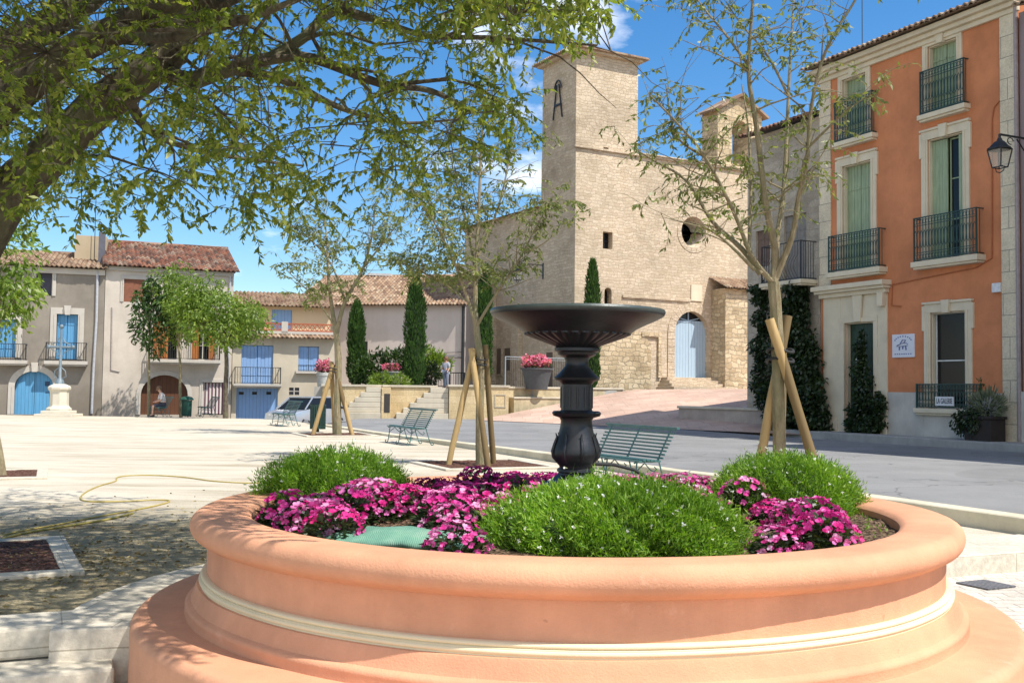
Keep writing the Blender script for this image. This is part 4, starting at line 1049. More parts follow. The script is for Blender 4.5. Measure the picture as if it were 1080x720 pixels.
# windows
for k,lv in (('w2r',2),('w2l',2),('w1l',2)):
    a,b,c,d=holes[k]; shutters(O,a,b,c,d,.20,G_SH,lv)
a,b,c,d=holes['w1r']; w=b-a
mb=MB(); mb.box(a+.01,a+w*.46,.14,.185,c+.02,d-.06); mb.build('shutter',G_SH,O)
mb=MB(); mb.box(b-w*.16,b-.01,.05,.30,c+.02,d-.06); mb.build('shutter',G_SH,O)
window(O,a+w*.46,b-w*.16,c+.02,d-.05,.25,G_SH,3,1)
window(O,g0+.03,g1-.03,gz0,gz1,.16,simple('white painted frame',(.62,.62,.58),.5),2,1)
mb=MB(); x=g0+.45*(g1-g0); mb.box(x,x+.035,.20,.22,gz0,gz1); 
for zf in (.28,.62,.80): mb.box(x,g1-.05,.20,.22,gz0+zf*(gz1-gz0),gz0+zf*(gz1-gz0)+.03)
mb.build('inner_window_bars',simple('grey bars',(.12,.12,.11),.6),O)
for k,ww,ri,ear in (('w2r',.20,0,.0),('w2l',.20,0,.0),('w1r',.24,.0,.07),('w1l',.24,.0,.07),('gw',.24,.05,.07)):
    a,b,c,d=holes[k]; surround(O,a,b,c,d,ww,W_ST,-.06,0,True,None,ear,lining=.19 if k!='gw' else .15)
for (pt,pb,dep,sl) in (((971,77),(1017,109),.22,.15),((881,109),(920,140),.22,.15),((965,231),(1031,268),.32,.17),((875,250),(928,281),.32,.17),((967,405),(1034,432),.16,.14)):
    a,b,z0_,z1_=fo.rect(*pt,*pb,off=dep*.8); balcony(O,a,b,z0_,z1_,dep,MT['greeniron'],W_ST,sl)
# quoins, eave mouldings and roof
mb=MB(); qa=fo.f(1058,300)[0]; mb.box(qa,Wd+.03,-.07,.0,zp-.01,zt-.45); mb.box(qa-.05,Wd+.05,-.10,.0,zg,zp-.01)
mb.build('quoin',QU,O,bevel=.012); mb=MB(); mb.box(-.03,fo.f(877,150)[0],-.06,.0,zc+.15,zt-.45); mb.build('quoin',QU,O,bevel=.012)
mb=MB(); mb.box(-.2,Wd+.1,-.12,.0,zt-.45,zt-.30); mb.box(-.25,Wd+.1,-.25,.0,zt-.30,zt-.16); mb.box(-.3,Wd+.12,-.40,.0,zt-.16,zt+.0); mb.build('eave_cornice',W_ST,O,bevel=.02)
tile_roof(O,-.35,Wd+.2,-.62,zt+.03,4.2,zt+1.25,MT['tile_old'],rag=.03)
mb=MB(); mb.add([(-.3,4.2,zt+1.25),(Wd+.2,4.2,zt+1.25),(Wd+.2,8.4,zt),(-.3,8.4,zt)],[(0,1,2,3)],[[(.5,.5)]*4]); mb.build('back_roof',MT['tile_old'],O)
q=fo.f(1052,60)[0]; cz=[fo.f(1049,y)[1] for y in (110,118,272,280)]
pipe(O,[(fo.f(1055,112)[0],-.03,cz[0]+.06),(fo.f(1049,116)[0],-.03,cz[0]-.1),(fo.f(1047,125)[0],-.03,cz[1]-.2),(fo.f(1047,272)[0],-.03,cz[2]),(fo.f(1030,282)[0],-.03,cz[3]),(fo.f(942,300)[0],-.03,fo.f(942,300)[1]),(fo.f(941,322)[0],-.03,fo.f(941,322)[1]),(fo.f(951,323)[0],-.03,fo.f(951,323)[1])],.018,simple('orange painted cable',(.40,.13,.05),.7),'cable')
mb=MB(); q=rc(1049,299,1058,308); mb.box(q[0],q[1],-.13,.0,q[2],q[3]); mb.build('junction_box',simple('white box',(.62,.62,.62),.5),O,bevel=.01)
mb=MB(); mb.tube([(Wd+.02,-.09,0),(Wd+.02,-.09,zt-.3)],.06,8); mb.build('drainpipe',simple('mauve pipe',(.32,.26,.25),.6),O,smooth=True)
mb=MB(); mb.tube([(1.5,.5,zt+.1),(1.5,.5,zt+2.8)],.015,5); mb.bar((1.1,.5,zt+2.7),(1.9,.5,zt+2.7),.02); mb.build('antenna',MT['iron'],O)
# signs
def fpos(fac,u,z,off): p=fac.A+fac.d*u+fac.n*off; return Vector((p.x,p.y,z))
q=rc(942,353,965.5,376.5); t=thing('house_sign','white square sign with a blue drawing on the orange wall','sign',tuple(fpos(fo,(q[0]+q[1])/2,(q[2]+q[3])/2,.0)),fo.rot)
hw,hh=(q[1]-q[0])/2,(q[3]-q[2])/2; mb=MB(); mb.box(-hw,hw,-.05,-.005,-hh,hh); mb.build('board',simple('white enamel board',(.66,.66,.70),.5,0,.04),t,bevel=.006)
INK=simple('blue ink',(.10,.13,.32),.6); mb=MB(); yy=-.056
for (ax,az,bx,bz) in ((-.45,-.05,-.1,.12),(-.1,.12,.25,.16),(.25,.16,.42,.02),(-.38,-.12,.42,-.06),(-.2,.12,.0,.40),(.0,.40,.24,.36),(.24,.36,.1,.15),(-.28,-.15,-.3,-.42),(.22,-.1,.26,-.42),(.0,-.1,-.02,-.34),(-.4,.02,-.5,-.12)):
    mb.bar((ax*hw*1.1,yy,az*hh*1.1+.03),(bx*hw*1.1,yy,bz*hh*1.1+.03),.045,.008)
for k in range(9):
    a=math.pi*(.12+.76*k/8); mb.box(.78*hw*math.cos(a)-.02,.78*hw*math.cos(a)+.02,yy,yy+.008,.30*hh+.52*hh*math.sin(a)-.02,.30*hh+.52*hh*math.sin(a)+.02)
for k in range(8): x=-.7*hw+1.4*hw*k/7; mb.box(x-.025,x+.025,yy,yy+.008,-.74*hh,-.66*hh)
mb.build('drawing',INK,t)
q=fo.rect(987,418,1006.5,428,off=.17); t=thing('notice_board','small white notice with black capitals on the ground floor railing','sign',tuple(fpos(fo,(q[0]+q[1])/2,(q[2]+q[3])/2,.17)),fo.rot)
hw,hh=(q[1]-q[0])/2,(q[3]-q[2])/2; mb=MB(); mb.box(-hw,hw,-.03,.0,-hh,hh); mb.build('board',simple('white card',(.66,.66,.66),.6,0,.03),t)
def text_mesh(name,txt,size,mat,parent,loc,maxw=None):
    cu=bpy.data.curves.new(name,'FONT'); cu.body=txt; cu.size=size; cu.align_x='CENTER'; cu.align_y='CENTER'; cu.extrude=.003
    o=bpy.data.objects.new(name,cu); COL.objects.link(o); dg=bpy.context.evaluated_depsgraph_get(); me=bpy.data.meshes.new_from_object(o.evaluated_get(dg)); bpy.data.objects.remove(o)
    me.name=name; me.materials.clear(); me.materials.append(mat); n=bpy.data.objects.new(name,me); COL.objects.link(n); n.parent=parent; n.location=loc; n.rotation_euler=(R(90),0,0)
    if maxw:
        xs=[v.co.x for v in me.vertices]; n.scale=(maxw/(max(xs)-min(xs)),1,1)
    return n
text_mesh('lettering','LA GALERIE',hh*1.7,simple('black ink',(.03,.03,.04),.6),t,(0,-.034,0),hw*1.7)

# neighbour at the right edge, in the same street front
A2=fo.B+fo.d*.06; B2=A2+fo.d*9
fn=Fac((A2.x,A2.y),(B2.x,B2.y),'mauve_house','mauve grey house at the right edge beside the orange house'); N=fn.o
mb=MB(); hn=[(1.4,2.6,1.0,3.0),(1.4,2.6,4.6,7.2),(1.4,2.6,8.6,10.4),(4.6,5.8,4.6,7.2),(4.6,5.8,8.6,10.4),(4.4,5.8,0,2.8)]
wall_holes(mb,0,9,-.2,zt-.5,hn,.25); shell(mb,0,9,-.2,zt-.5,8); mb.build('wall',plaster('mauve render',(.30,.235,.23),.15,60,.2),N)
for h in hn: shutters(N,*h,.12,G_SH)
for h in hn[:5]: surround(N,*h,.18,W_ST,-.05)
mb=MB(); mb.box(-.0,9,-.09,.0,-.2,zp+.05); mb.build('plinth',PL,N)
tile_roof(N,0.2,9.1,-.5,zt-.45,4.2,zt+.8,MT['tile_old']); 
# grey house behind the orange one
B3=fo.A-fo.d*.04; A3=fo.A-fo.d*4.05
f3=Fac((A3.x,A3.y),(B3.x,B3.y),'grey_house','old grey house with round iron balcony between church and orange house'); G3=f3.o
zt3=f3.f(866,122)[1]; zt3=min(zt3,12.2); print('grey z',zt3)
GREY=stone('old beige masonry',(.40,.34,.26),(.50,.43,.34),(.42,.37,.30),.5,.26,.02,.6,.12,.35)
q=f3.rect(838,208,866,292); a,b,c,d=max(q[0],3.2),6.35,q[2]-.2,q[3]
c=f3.f(855,296)[1]
hg=[(f3.w-1.9,f3.w-.7,c,c+2.5)]
mb=MB(); wall_holes(mb,0,f3.w,-.2,zt3,hg+[(.5,1.3,6.2,7.6)],.25); shell(mb,0,f3.w,-.2,zt3,9); mb.build('wall',GREY,G3)
shutters(G3,*hg[0],.1,simple('grey wood',(.2,.18,.16),.7),2); shutters(G3,.5,1.3,6.2,7.6,.1,simple('brown wood',(.16,.10,.07),.7),2)
tile_roof(G3,-.2,f3.w-.02,-.45,zt3+.02,4.5,zt3+1.3,MT['tile_red'],rag=.03)
z1_=f3.f(855,256)[1]; balcony(G3,f3.w-2.3,f3.w-.2,c,z1_,.72,MT['iron'],W_ST,.14,False,14,True)

# ================================================================== church
STN=stone('church ashlar',(.50,.40,.28),(.63,.52,.385),(.48,.385,.275),.38,.18,.014,.8,.11,.2)
RUB=stone('church rubble',(.46,.35,.21),(.70,.57,.38),(.42,.34,.23),.50,.26,.03,1.0,.14,.5)
Cn=at(605,410,58); fc=Fac((Cn.x,Cn.y),(Cn.x+1.8*6.6,Cn.y+6.6),'church','old pale stone village church with square tower and open belfry','church'); K=fc.o
zs=fc.f(700,169)[1]; W=fc.f(800,300)[0]; zb=.6; LD=14.0
print('church zs',zs,'W',W)
def rcc(*a): return fc.rect(*a)
dr_=rcc(711.5,327.5,747,398.5); wn1=rcc(636,244,646,263); wn2=rcc(637.5,303,645,322)
mb=MB(); oc=fc.f(731.5,245); orad=(fc.f(744.5,245)[0]-oc[0])
hs=[dr_+((dr_[1]-dr_[0])/2,), wn1, wn2+((wn2[1]-wn2[0])/2,), (oc[0]-orad,oc[0]+orad,oc[1],oc[1]+orad,orad,1.15), (oc[0]-orad,oc[0]+orad,oc[1]-orad,oc[1],0,1.15)]
wall_holes(mb,0,W,zb,zs,hs,.55)
n=14                                        # lower half of the round window
for k in range(n):
    u,v=oc[0]-orad*math.cos(math.pi*k/n),oc[1]-orad*math.sin(math.pi*k/n); u2,v2=oc[0]-orad*math.cos(math.pi*(k+1)/n),oc[1]-orad*math.sin(math.pi*(k+1)/n)
    mb.add([(u,0,oc[1]-orad),(u2,0,oc[1]-orad),(u2,0,v2),(u,0,v)],[(0,1,2,3)]); mb.add([(u,0,v),(u2,0,v2),(u2,1.15,v2),(u,1.15,v)],[(0,1,2,3)])
shell(mb,.0,W,zb,zs,LD)
# rubble lower left part of the front, a weathered skin of rougher stone
mb=MB(); q=rcc(607,350,690,409); 
xs=[.02,1.2,2.4,3.6,4.6,5.3]; tops=[3.9,4.3,4.1,4.5,4.2,3.6]
for i in range(5): mb.slab([(xs[i],zb),(xs[i+1],zb),(xs[i+1],tops[i+1]+.6),(xs[i],tops[i]+.6)],-.07,.0)
mb.build('rubble_skin',RUB,K)
f5=fc.f(560+ (720-480)/2.88*0+80,316); 
u0=fc.f(656,313)[0]; u1=fc.f(728,318)[0]; mb=MB(); mb.box(u0,u1,-.10,.0,fc.f(690,316)[1],fc.f(690,316)[1]+.16); mb.build('ledge',STN,K,bevel=.02)
# old blocked doorway scar
q=rcc(676,350,696,398); mb=MB(); mb.box(q[0],q[1],-.14,-.07,q[3]-.25,q[3]); mb.box(q[1]-.2,q[1],-.13,-.0,q[2],q[3]-.25); mb.build('blocked_doorway',RUB,K)
mb=MB()   # door arch voussoirs
a,b,c,d=dr_; r0=(b-a)/2; m=(a+b)/2; e=d-r0; n=13
for k in range(n):
    t0,t1=math.pi*k/n+.003,math.pi*(k+1)/n-.003; R0,R1=r0,r0+.52
    mb.slab([(m-R0*math.cos(t0),e+R0*math.sin(t0)),(m-R0*math.cos(t1),e+R0*math.sin(t1)),(m-R1*math.cos(t1),e+R1*math.sin(t1)),(m-R1*math.cos(t0),e+R1*math.sin(t0))][::-1],-.06,.0)
z=c
while z<e-.05:
    z2=min(z+.45,e); mb.box(a-.52,a,-.06,.0,z+.01,z2-.01); mb.box(b,b+.52,-.06,.0,z+.01,z2-.01); z=z2
mb.build('door_arch',STN,K,bevel=.015)
lead=simple('grey blue painted wood',(.34,.45,.54),.6,0,.10); D_=wood('pale blue church door',(.36,.47,.56),.22,.6,0,.08)
mb=MB(); zt_=fc.f(729,340)[1]; mb.box(a,m-.008,.30,.36,c,zt_); mb.box(m+.008,b,.30,.36,c,zt_); mb.box(a,b,.28,.37,zt_,zt_+.12)
do=mb.build('door',D_,K)
mb=MB(); mb.bar((m,.34,zt_+.12),(m,.34,d),.06); 
for s in (-.5,.5): mb.bar((m,.34,zt_+.12),(m+s*r0*1.3,.34,e+r0*.72),.05)
fl=mb.build('fanlight',lead,K); mb=MB(); mb.box(a,b,.40,.42,zt_,d); mb.build('pane',MT['glass'],fl)
for nm,h in (('window',wn1),('window',wn2)):
    mb=MB(); mb.box(h[0],h[1],.45,.48,h[2],h[3]); w_=mb.build(nm,MT['glass'],K); mb=MB(); mm=(h[0]+h[1])/2; mb.bar((mm,.40,h[2]),(mm,.40,h[3]),.04); mb.bar((h[0],.40,(h[2]+h[3])/2),(h[1],.40,(h[2]+h[3])/2),.04); mb.build('bars',MT['iron'],w_)
mb=MB(); mb.box(oc[0]-orad,oc[0]+orad,1.1,1.13,oc[1]-orad,oc[1]+orad); w_=mb.build('round_window',MT['glass'],K)
mb=MB(); mb.bar((oc[0],1.06,oc[1]-orad),(oc[0],1.06,oc[1]+orad),.06); mb.bar((oc[0]-orad,1.06,oc[1]),(oc[0]+orad,1.06,oc[1]),.06)
mb.tube([(oc[0]+orad*.5*math.cos(t),1.06,oc[1]+orad*.5*math.sin(t)) for t in [2*math.pi*i/16 for i in range(17)]],.03,4); mb.build('tracery',MT['iron'],w_)
mb=MB()
for k in range(18):
    t0,t1=2*math.pi*k/18+.01,2*math.pi*(k+1)/18-.01; R0,R1=orad+.003,orad+.30
    mb.slab([(oc[0]+R0*math.cos(t0),oc[1]+R0*math.sin(t0)),(oc[0]+R1*math.cos(t0),oc[1]+R1*math.sin(t0)),(oc[0]+R1*math.cos(t1),oc[1]+R1*math.sin(t1)),(oc[0]+R0*math.cos(t1),oc[1]+R0*math.sin(t1))],-.03,.0)
mb.build('round_window_surround',STN,K)
mb=MB(); n=28; vs=[]
for k in range(n):
    t_=2*math.pi*k/n; vs+=[(oc[0]+orad*1.001*math.cos(t_),-.004,oc[1]+orad*1.001*math.sin(t_)),(oc[0]-orad*.22+orad*.62*math.cos(t_),.75,oc[1]+orad*.62*math.sin(t_))]
mb.add(vs,[(2*k,2*k+1,(2*k+3)%(2*n),(2*k+2)%(2*n)) for k in range(n)]); mb.build('round_window_splay',STN,K,smooth=True)
q=rcc(728.5,300,740,318); mb=MB(); mb.box(q[0],q[1],-.06,.0,q[2],q[3]); mb.build('stone_plaque',W_ST,K,bevel=.01)
# steps to the door
mb=MB(); ns=4; zb0=1.52; hst=(dr_[2]-zb0)/ns
for k in range(ns): mb.box(a-1.0+.12*k-.3,b+.9-.12*k,-.55-.36*(ns-1-k),.0,zb0+hst*k-.3*(k==0),zb0+hst*(k+1)-.003)
mb.build('door_steps',STN,K,bevel=.02)
# string course, parapet tiles
tx=fc.f(673,120)[0]; tdep=3.8; zT=fc.f(605,51)[1]
mb=MB(); mb.box(-.14,W+.1,-.14,.0,zs,zs+.12); mb.box(tx+.02,W+.12,-.22,.5,zs+.12,zs+.2); mb.build('string_course',STN,K,bevel=.02)
mb=MB(); wall_holes(mb,0,tx,zs+.005,zT,[rcc(637,155,642,165)],.4,.03); shell(mb,.03,tx,zs+.005,zT,tdep,y=.03); mb.build('tower_wall',STN,K)
ov=.48; zr=zT+.95; mbr=MB(); cx,cy=tx/2,tdep/2
P4=[(-ov,-ov),(tx+ov,-ov),(tx+ov,tdep+ov),(-ov,tdep+ov)]
for i in range(4):
    p,q2=P4[i],P4[(i+1)%4]; nn=24
    for k in range(nn):
        f0,f1=k/nn,(k+1)/nn
        def lp(f): return (p[0]+(q2[0]-p[0])*f,p[1]+(q2[1]-p[1])*f)
        a0=lp(f0);a1=lp(f1);am=((a0[0]+a1[0])/2,(a0[1]+a1[1])/2)
        mbr.add([(a0[0],a0[1],zT+.02),(am[0],am[1],zT+.13),(a1[0],a1[1],zT+.02),(cx,cy,zr)],[(0,1,3),(1,2,3),(0,2,1)],[[(k+.5,i+.5)]*3]*3)
mbr.add([(x,y,zT+.015) for x,y in P4],[(3,2,1,0)],[[(.5,.5)]*4])
mbr.build('tower_roof',MT['tile_old'],K)
mb=MB(); mb.box(-.25,tx+.25,-.25,tdep+.25,zT-.12,zT+.014); mb.build('tower_cornice',STN,K)
# iron wall anchor on the tower's left face
mb=MB(); ya=tdep*.5; za=zT-2.6
for s in (-1,1): mb.bar((-.08,ya+s*.5,za-1.0),(-.08,ya+s*.12,za+1.0),.07)
mb.bar((-.08,ya-.35,za-.2),(-.08,ya+.35,za-.2),.10); mb.tube([(-.08,ya+.35*math.cos(t),za+.75+.5*math.sin(t)) for t in [math.pi*i/8 for i in range(9)]],.05,5)
mb.build('wall_anchor',MT['iron'],K)
# belfry wall with an open arch
b0,b1=fc.f(757,140)[0],fc.f(803.5,140)[0]; bz=fc.f(780,118)[1]; h0,h1=fc.f(772,150)[0],fc.f(789.5,150)[0]; hz=fc.f(780,127)[1]; bd=1.5
mb=MB(); wall_holes(mb,b0,b1,zs+.2,bz,[(h0,h1,zs+.45,hz,(h1-h0)/2)],bd); wall_holes(mb,b0,b1,zs+.2,bz,[(h0,h1,zs+.45,hz,(h1-h0)/2)],0.001,bd)
mb.add([(b0,0,zs),(b0,bd,zs),(b0,bd,bz),(b0,0,bz)],[(3,2,1,0)]); mb.add([(b1,0,zs),(b1,bd,zs),(b1,bd,bz),(b1,0,bz)],[(0,1,2,3)])
bm_=(b0+b1)/2; zk=bz+.95
mb.slab([(b0,bz),(b1,bz),(bm_,zk)],.0,bd); mb.build('belfry',RUB,K)
mb=MB()
for s,e_ in ((b0-.32,1),(b1+.32,-1)): mb.slab([(s,bz-.22),(bm_,zk+.03),(bm_,zk+.20),(s,bz-.08)] if e_>0 else [(bm_,zk+.03),(s,bz-.22),(s,bz-.08),(bm_,zk+.20)],-.30,bd+.3)
mb.build('belfry_roof',MT['tile_old'],K)
# side of the nave, towards the left: buttress, windows; lower aisle roofline behind the tower
zN=12.3
mb=MB(); mb.box(-.02,.35,LD*.0+tdep+.1,LD,zb,zN-.01)
mb=MB(Matrix.Rotation(R(90),4,'Z'))        # local frame: x -> +y, y -> -x
mb2=MB()
mb2.box(-.55,.0,9.2,10.4,zb,5.2); mb2.box(-.4,.0,9.3,10.3,5.2,7.4); mb2.box(-.35,.0,5.8,6.7,zb,6.0); mb2.build('buttress',STN,K,bevel=.02)
for (y0_,y1_,z0_,z1_) in ((7.3,8.0,2.6,4.0),(8.5,9.0,2.4,4.0),(11.4,12.3,2.9,4.4),(2.2,2.9,1.5,3.6)):
    m_=MB(); m_.box(-.06,.0,y0_-.14,y1_+.14,z0_-.14,z1_+.14); w_=m_.build('window_surround',STN,K,bevel=.01); m_=MB(); m_.box(-.075,-.061,y0_,y1_,z0_,z1_); m_.build('window_shutter',simple('brown shutter',(.12,.085,.06),.7),w_)
mb=MB(); mb.box(-.12,W+.02,tdep+.01,LD+.1,zs-.0,zs+.04)
# nave body is cut lower behind the tower: a roof slope drops to the left side wall

mb=MB(); wall_holes(mb,0,W,zb,zs,hs,.55)
for k in range(14):
    u,v=oc[0]-orad*math.cos(math.pi*k/14),oc[1]-orad*math.sin(math.pi*k/14); u2,v2=oc[0]-orad*math.cos(math.pi*(k+1)/14),oc[1]-orad*math.sin(math.pi*(k+1)/14)
    mb.add([(u,0,oc[1]-orad),(u2,0,oc[1]-orad),(u2,0,v2),(u,0,v)],[(0,1,2,3)]); mb.add([(u,0,v),(u2,0,v2),(u2,1.15,v2),(u,1.15,v)],[(0,1,2,3)])
mb.add([(0,0,zb),(0,tdep,zb),(0,tdep,zs),(0,0,zs)],[(3,2,1,0)]); mb.add([(0,tdep,zb),(0,LD,zb),(0,LD,zN),(0,tdep,zN)],[(3,2,1,0)])
mb.add([(0,tdep,zN),(0,tdep,zs),(tx,tdep,zs),(tx,tdep,zN)],[(0,1,2,3)])
mb.add([(W,0,zb),(W,LD,zb),(W,LD,zN),(W,1.6,zs),(W,0,zs)],[(0,1,2,3,4)]); mb.add([(0,LD,zb),(W,LD,zb),(W,LD,zN),(0,LD,zN)],[(3,2,1,0)])
mb.add([(tx,0,zs),(W,0,zs),(W,1.6,zs),(tx,1.6,zs)],[(0,1,2,3)]); mb.add([(tx,1.6,zs),(W,1.6,zs),(W,1.6,zN),(tx,1.6,zN)],[(3,2,1,0)])
mb.build('nave_wall',STN,K)
mb=MB(); mb.slab([(-.45,zN-.0),(W+.2,zN),(W/2,zN+2.0)],tdep+.02,LD+.3); mb.build('nave_roof',MT['tile_old'],K)
# lean-to chapel at the church's right
fa=Fac((fc.A-fc.d*0+fc.n*1.3)[:2],(fc.A+fc.d*5+fc.n*1.3)[:2],None,None); ua=fa.f(765,360)[0]; ub=fa.f(806,360)[0]; za1=fa.f(780,305)[1]
pA=fa.A+fa.d*ua; pB=fa.A+fa.d*(ub+2.5); fch=Fac((pA.x,pA.y),(pB.x,pB.y),'chapel','low rubble stone chapel with a tiled roof beside the church door','chapel'); H_=fch.o
mb=MB(); mb.box(0,fch.w,0,1.28,.3,za1); mb.build('wall',RUB,H_)
tile_roof(H_,-.2,fch.w+.2,-.35,za1+.02,1.25,za1+.75,MT['tile_old'],rag=.03)
mb=MB(); mb.box(-.12,fch.w,-.12,.0,.3,2.0); mb.build('plinth',RUB,H_,bevel=.03)
# unseen house added beyond the right edge, its jut chosen to shade the road
cA=fo.B+fo.d*5.2+fo.n*2.0; cB=cA+fo.d*22
fj=Fac((cA.x,cA.y),(cB.x,cB.y),'added_shade_house','tall pale house added unseen beyond the right edge to shade the road'); J_=fj.o
mb=MB(); hj=[(1.2+3.4*k,2.4+3.4*k,z,z+2.1) for k in range(6) for z in (.6,4.6,8.4)]
wall_holes(mb,0,fj.w,-.2,13.6,hj,.25); shell(mb,0,fj.w,-.2,13.6,9); mb.build('wall',CREAM_R:=plaster('pale sandy render',(.55,.47,.36),.12,40,.2),J_)
for h in hj: shutters(J_,*h,.1,G_SH)
tile_roof(J_,-.3,fj.w+.3,-.5,13.65,4.5,14.9,MT['tile_old'],pitch=.3,course=.6)
# ================================================================== houses on the left of the square
BLU=wood('bright blue shutters',(.10,.29,.50),.15,.5,0,.10); BLU2=wood('sky blue paint',(.10,.30,.50),.16,.5,0,.12); LAV=wood('lavender blue paint',(.22,.36,.60),.18,.5,0,.08)
BRN=wood('brown varnished wood',(.24,.085,.03),.16,.5); ORW=wood('orange brown shutters',(.36,.13,.035),.15,.5); DRB=wood('dark brown door',(.11,.045,.022),.2,.5)
def frontal(x0,x1,Y0,Y1,name,label):
    A=at(x0,437,Y0); B=at(x1,437,Y1); return Fac((A.x,A.y),(B.x,B.y),name,label)
# --- grey house
fg=frontal(-46,106.5,48.6,50.6,'grey_rendered_house','grey rendered house with bright blue shutters and blue arched garage door'); H=fg.o
zE=fg.f(70,282)[1]; GR=plaster('dark grey render',(.28,.245,.20),.32,40,.3,.6,(.6,.55,.5),.9,1.6,0,2.2); LT=plaster('light stone trim',(.50,.46,.40),.15,30,.2,1)
h1=fg.rect(60,331,81,379); h2=fg.rect(-6,336,16,377); h3=fg.rect(38.5,287,54.5,312); h4=fg.rect(16,391,55.5,437); h5=fg.rect(-34,394,-12,437)
h4=(h4[0],h4[1],-.05,h4[3]); h5=(h5[0],h5[1],-.05,h5[3])
mb=MB(); wall_holes(mb,0,fg.w,-1,zE,[h1,h2,h3,h4+(.75,),h5],.3); shell(mb,0,fg.w,-1,zE,9); mb.build('wall',GR,H)
surround(H,*h1,.28,LT,-.05); surround(H,*h2,.28,LT,-.05); surround(H,*h4[:3],h4[3]-.75,.28,LT,-.05,.75,True); surround(H,h3[0],h3[1],h3[2],h3[3],.18,LT,-.04,0,False)
shutters(H,*h1,.16,BLU,2); shutters(H,*h2,.16,BLU,2); mb=MB(); mb.box(h3[0],h3[1],.2,.22,h3[2],h3[3]); mb.build('window',simple('dark shutter',(.05,.05,.07),.7),H); shutters(H,*h5,.18,BRN,2)
a,b,c,d=h4; mb=MB(); m=(a+b)/2; n=12
for s0,s1 in ((a,m-.01),(m+.01,b)):
    P=[(s0,c),(s1,c)]+[(x,d-.75+.75*math.sqrt(max(0,1-((x-m)/(b-a)*2)**2))) for x in [s1+(s0-s1)*k/8 for k in range(9)]]; mb.slab(P,.18,.24)
dg=mb.build('garage_door',BLU2,H); mb=MB()
for (x,y_,w_,hh) in ((47,402,5,5),(47.5,413,5,1.2)): q=fg.rect(x,y_,x+w_,y_+hh); mb.box(q[0],q[1],.165,.18,q[2],q[3])
mb.build('letter_slot',simple('dark slot',(.02,.05,.1),.5),dg)
for (p,q_) in (((49,361),(90.5,381)),((-14,362),(27,380))):
    a,b,z0_,z1_=fg.rect(*p,*q_,off=.3); balcony(H,a,b,z0_,z1_,.42,MT['iron'],LT,.17,False,16,True)
mb=MB(); mb.box(-.1,fg.w,-.10,.0,zE-.32,zE-.05); mb.box(0,fg.w,-.04,.0,zE-2.45,zE-2.36) if False else None; mb.build('eave_cornice',LT,H)
zR=zE+1.15; gable(H,0,fg.w,zE,4.2,zR,8.6,MT['tile_old'],GR,.35)
pipe(H,[(fg.w-.35,-.07,zE-.1),(fg.w-.33,-.07,zE-2.5),(fg.w-.40,-.07,2.2),(fg.w-.42,-.07,0)],.06,simple('pale pipe',(.42,.42,.44),.5))
mb=MB(); mb.box(fg.w-1.6,fg.w-.1,2.2,4.0,zE,zE+1.9); mb.build('rear_block',plaster('ochre render',(.45,.36,.24),.15),H)
mb=MB(); mb.box(fg.w-.42,fg.w-.12,1.2,1.55,zE,zE+2.0); mb.build('chimney',simple('dark flue',(.10,.10,.12),.6),H)
mb=MB(); xa=fg.f(106,260)[0]; mb.tube([(xa-.4,2.0,zE+.3),(xa-.4,2.0,zE+4.0)],.02,5); mb.bar((xa-.8,2.0,zE+3.6),(xa,2.0,zE+3.6),.02); mb.bar((xa-.65,2.0,zE+3.85),(xa-.15,2.0,zE+3.85),.02); mb.build('antenna',MT['iron'],H)
# --- pale house
fw=frontal(107,243,50.62,53.0,'pale_house','pale pinkish house with red tiled roof and brown arched door'); H=fw.o
PW=plaster('pale pinkish render',(.55,.485,.41),.24,25,.6,.7,(.6,.55,.5),.9,1.6,0,2.2); zE=fw.f(150,282)[1]
h1=fw.rect(131,294,152,319); h2=fw.rect(162,332,186,380); h3=fw.rect(203,333,226,380); h4=fw.rect(149,395,197.5,437.5); h5=fw.rect(214,403,236,437.5)
h4=(h4[0],h4[1],-.05,h4[3]); h5=(h5[0],h5[1],-.05,h5[3])
mb=MB(); wall_holes(mb,0,fw.w,-1,zE,[h1,h2,h3,h4+(1.0,),h5],.3); shell(mb,0,fw.w,-1,zE,9); mb.build('wall',PW,H)
surround(H,h4[0],h4[1],h4[2],h4[3]-1.0,.22,LT,-.05,1.0,False); surround(H,*h1,.16,LT,-.04,0,False); surround(H,*h5,.16,LT,-.04,0,False); surround(H,*h2,.16,LT,-.04,0,False); surround(H,*h3,.16,LT,-.04,0,False)
mb=MB(); mb.box(h1[0],h1[1],.05,.1,h1[2],h1[3]); mb.build('window_board',simple('rust brown board',(.20,.075,.04),.7),H)
a,b,c,d=h2; mb=MB(); mb.box(a+.02,a+(b-a)*.62,.1,.16,c,d); mb.box(a+(b-a)*.38,a+(b-a)*.64,-.02,.03,c+.02,d-.03); mb.build('shutter',ORW,H); mb=MB(); mb.box(a,b,.24,.26,c,d); mb.build('window',MT['glass'],H)
a,b,c,d=h3; mb=MB(); mb.box(a-.05,a+(b-a)*.3,-.02,.04,c+.02,d-.03); mb.box(b-.3,b+.05,-.02,.03,c+.02,d-.03); mb.build('shutter',ORW,H); window(H,a,b,c,d,.2,simple('cream frame',(.5,.47,.4),.6),3,2)
mb=MB(); a,b,c,d=h4; m=(a+b)/2; P=[(a,c),(b,c)]+[(x,d-1.0+1.0*math.sqrt(max(0,1-((x-m)/(b-a)*2)**2))) for x in [b+(a-b)*k/14 for k in range(15)]]; mb.slab(P,.2,.26); mb.build('arched_door',DRB,H)
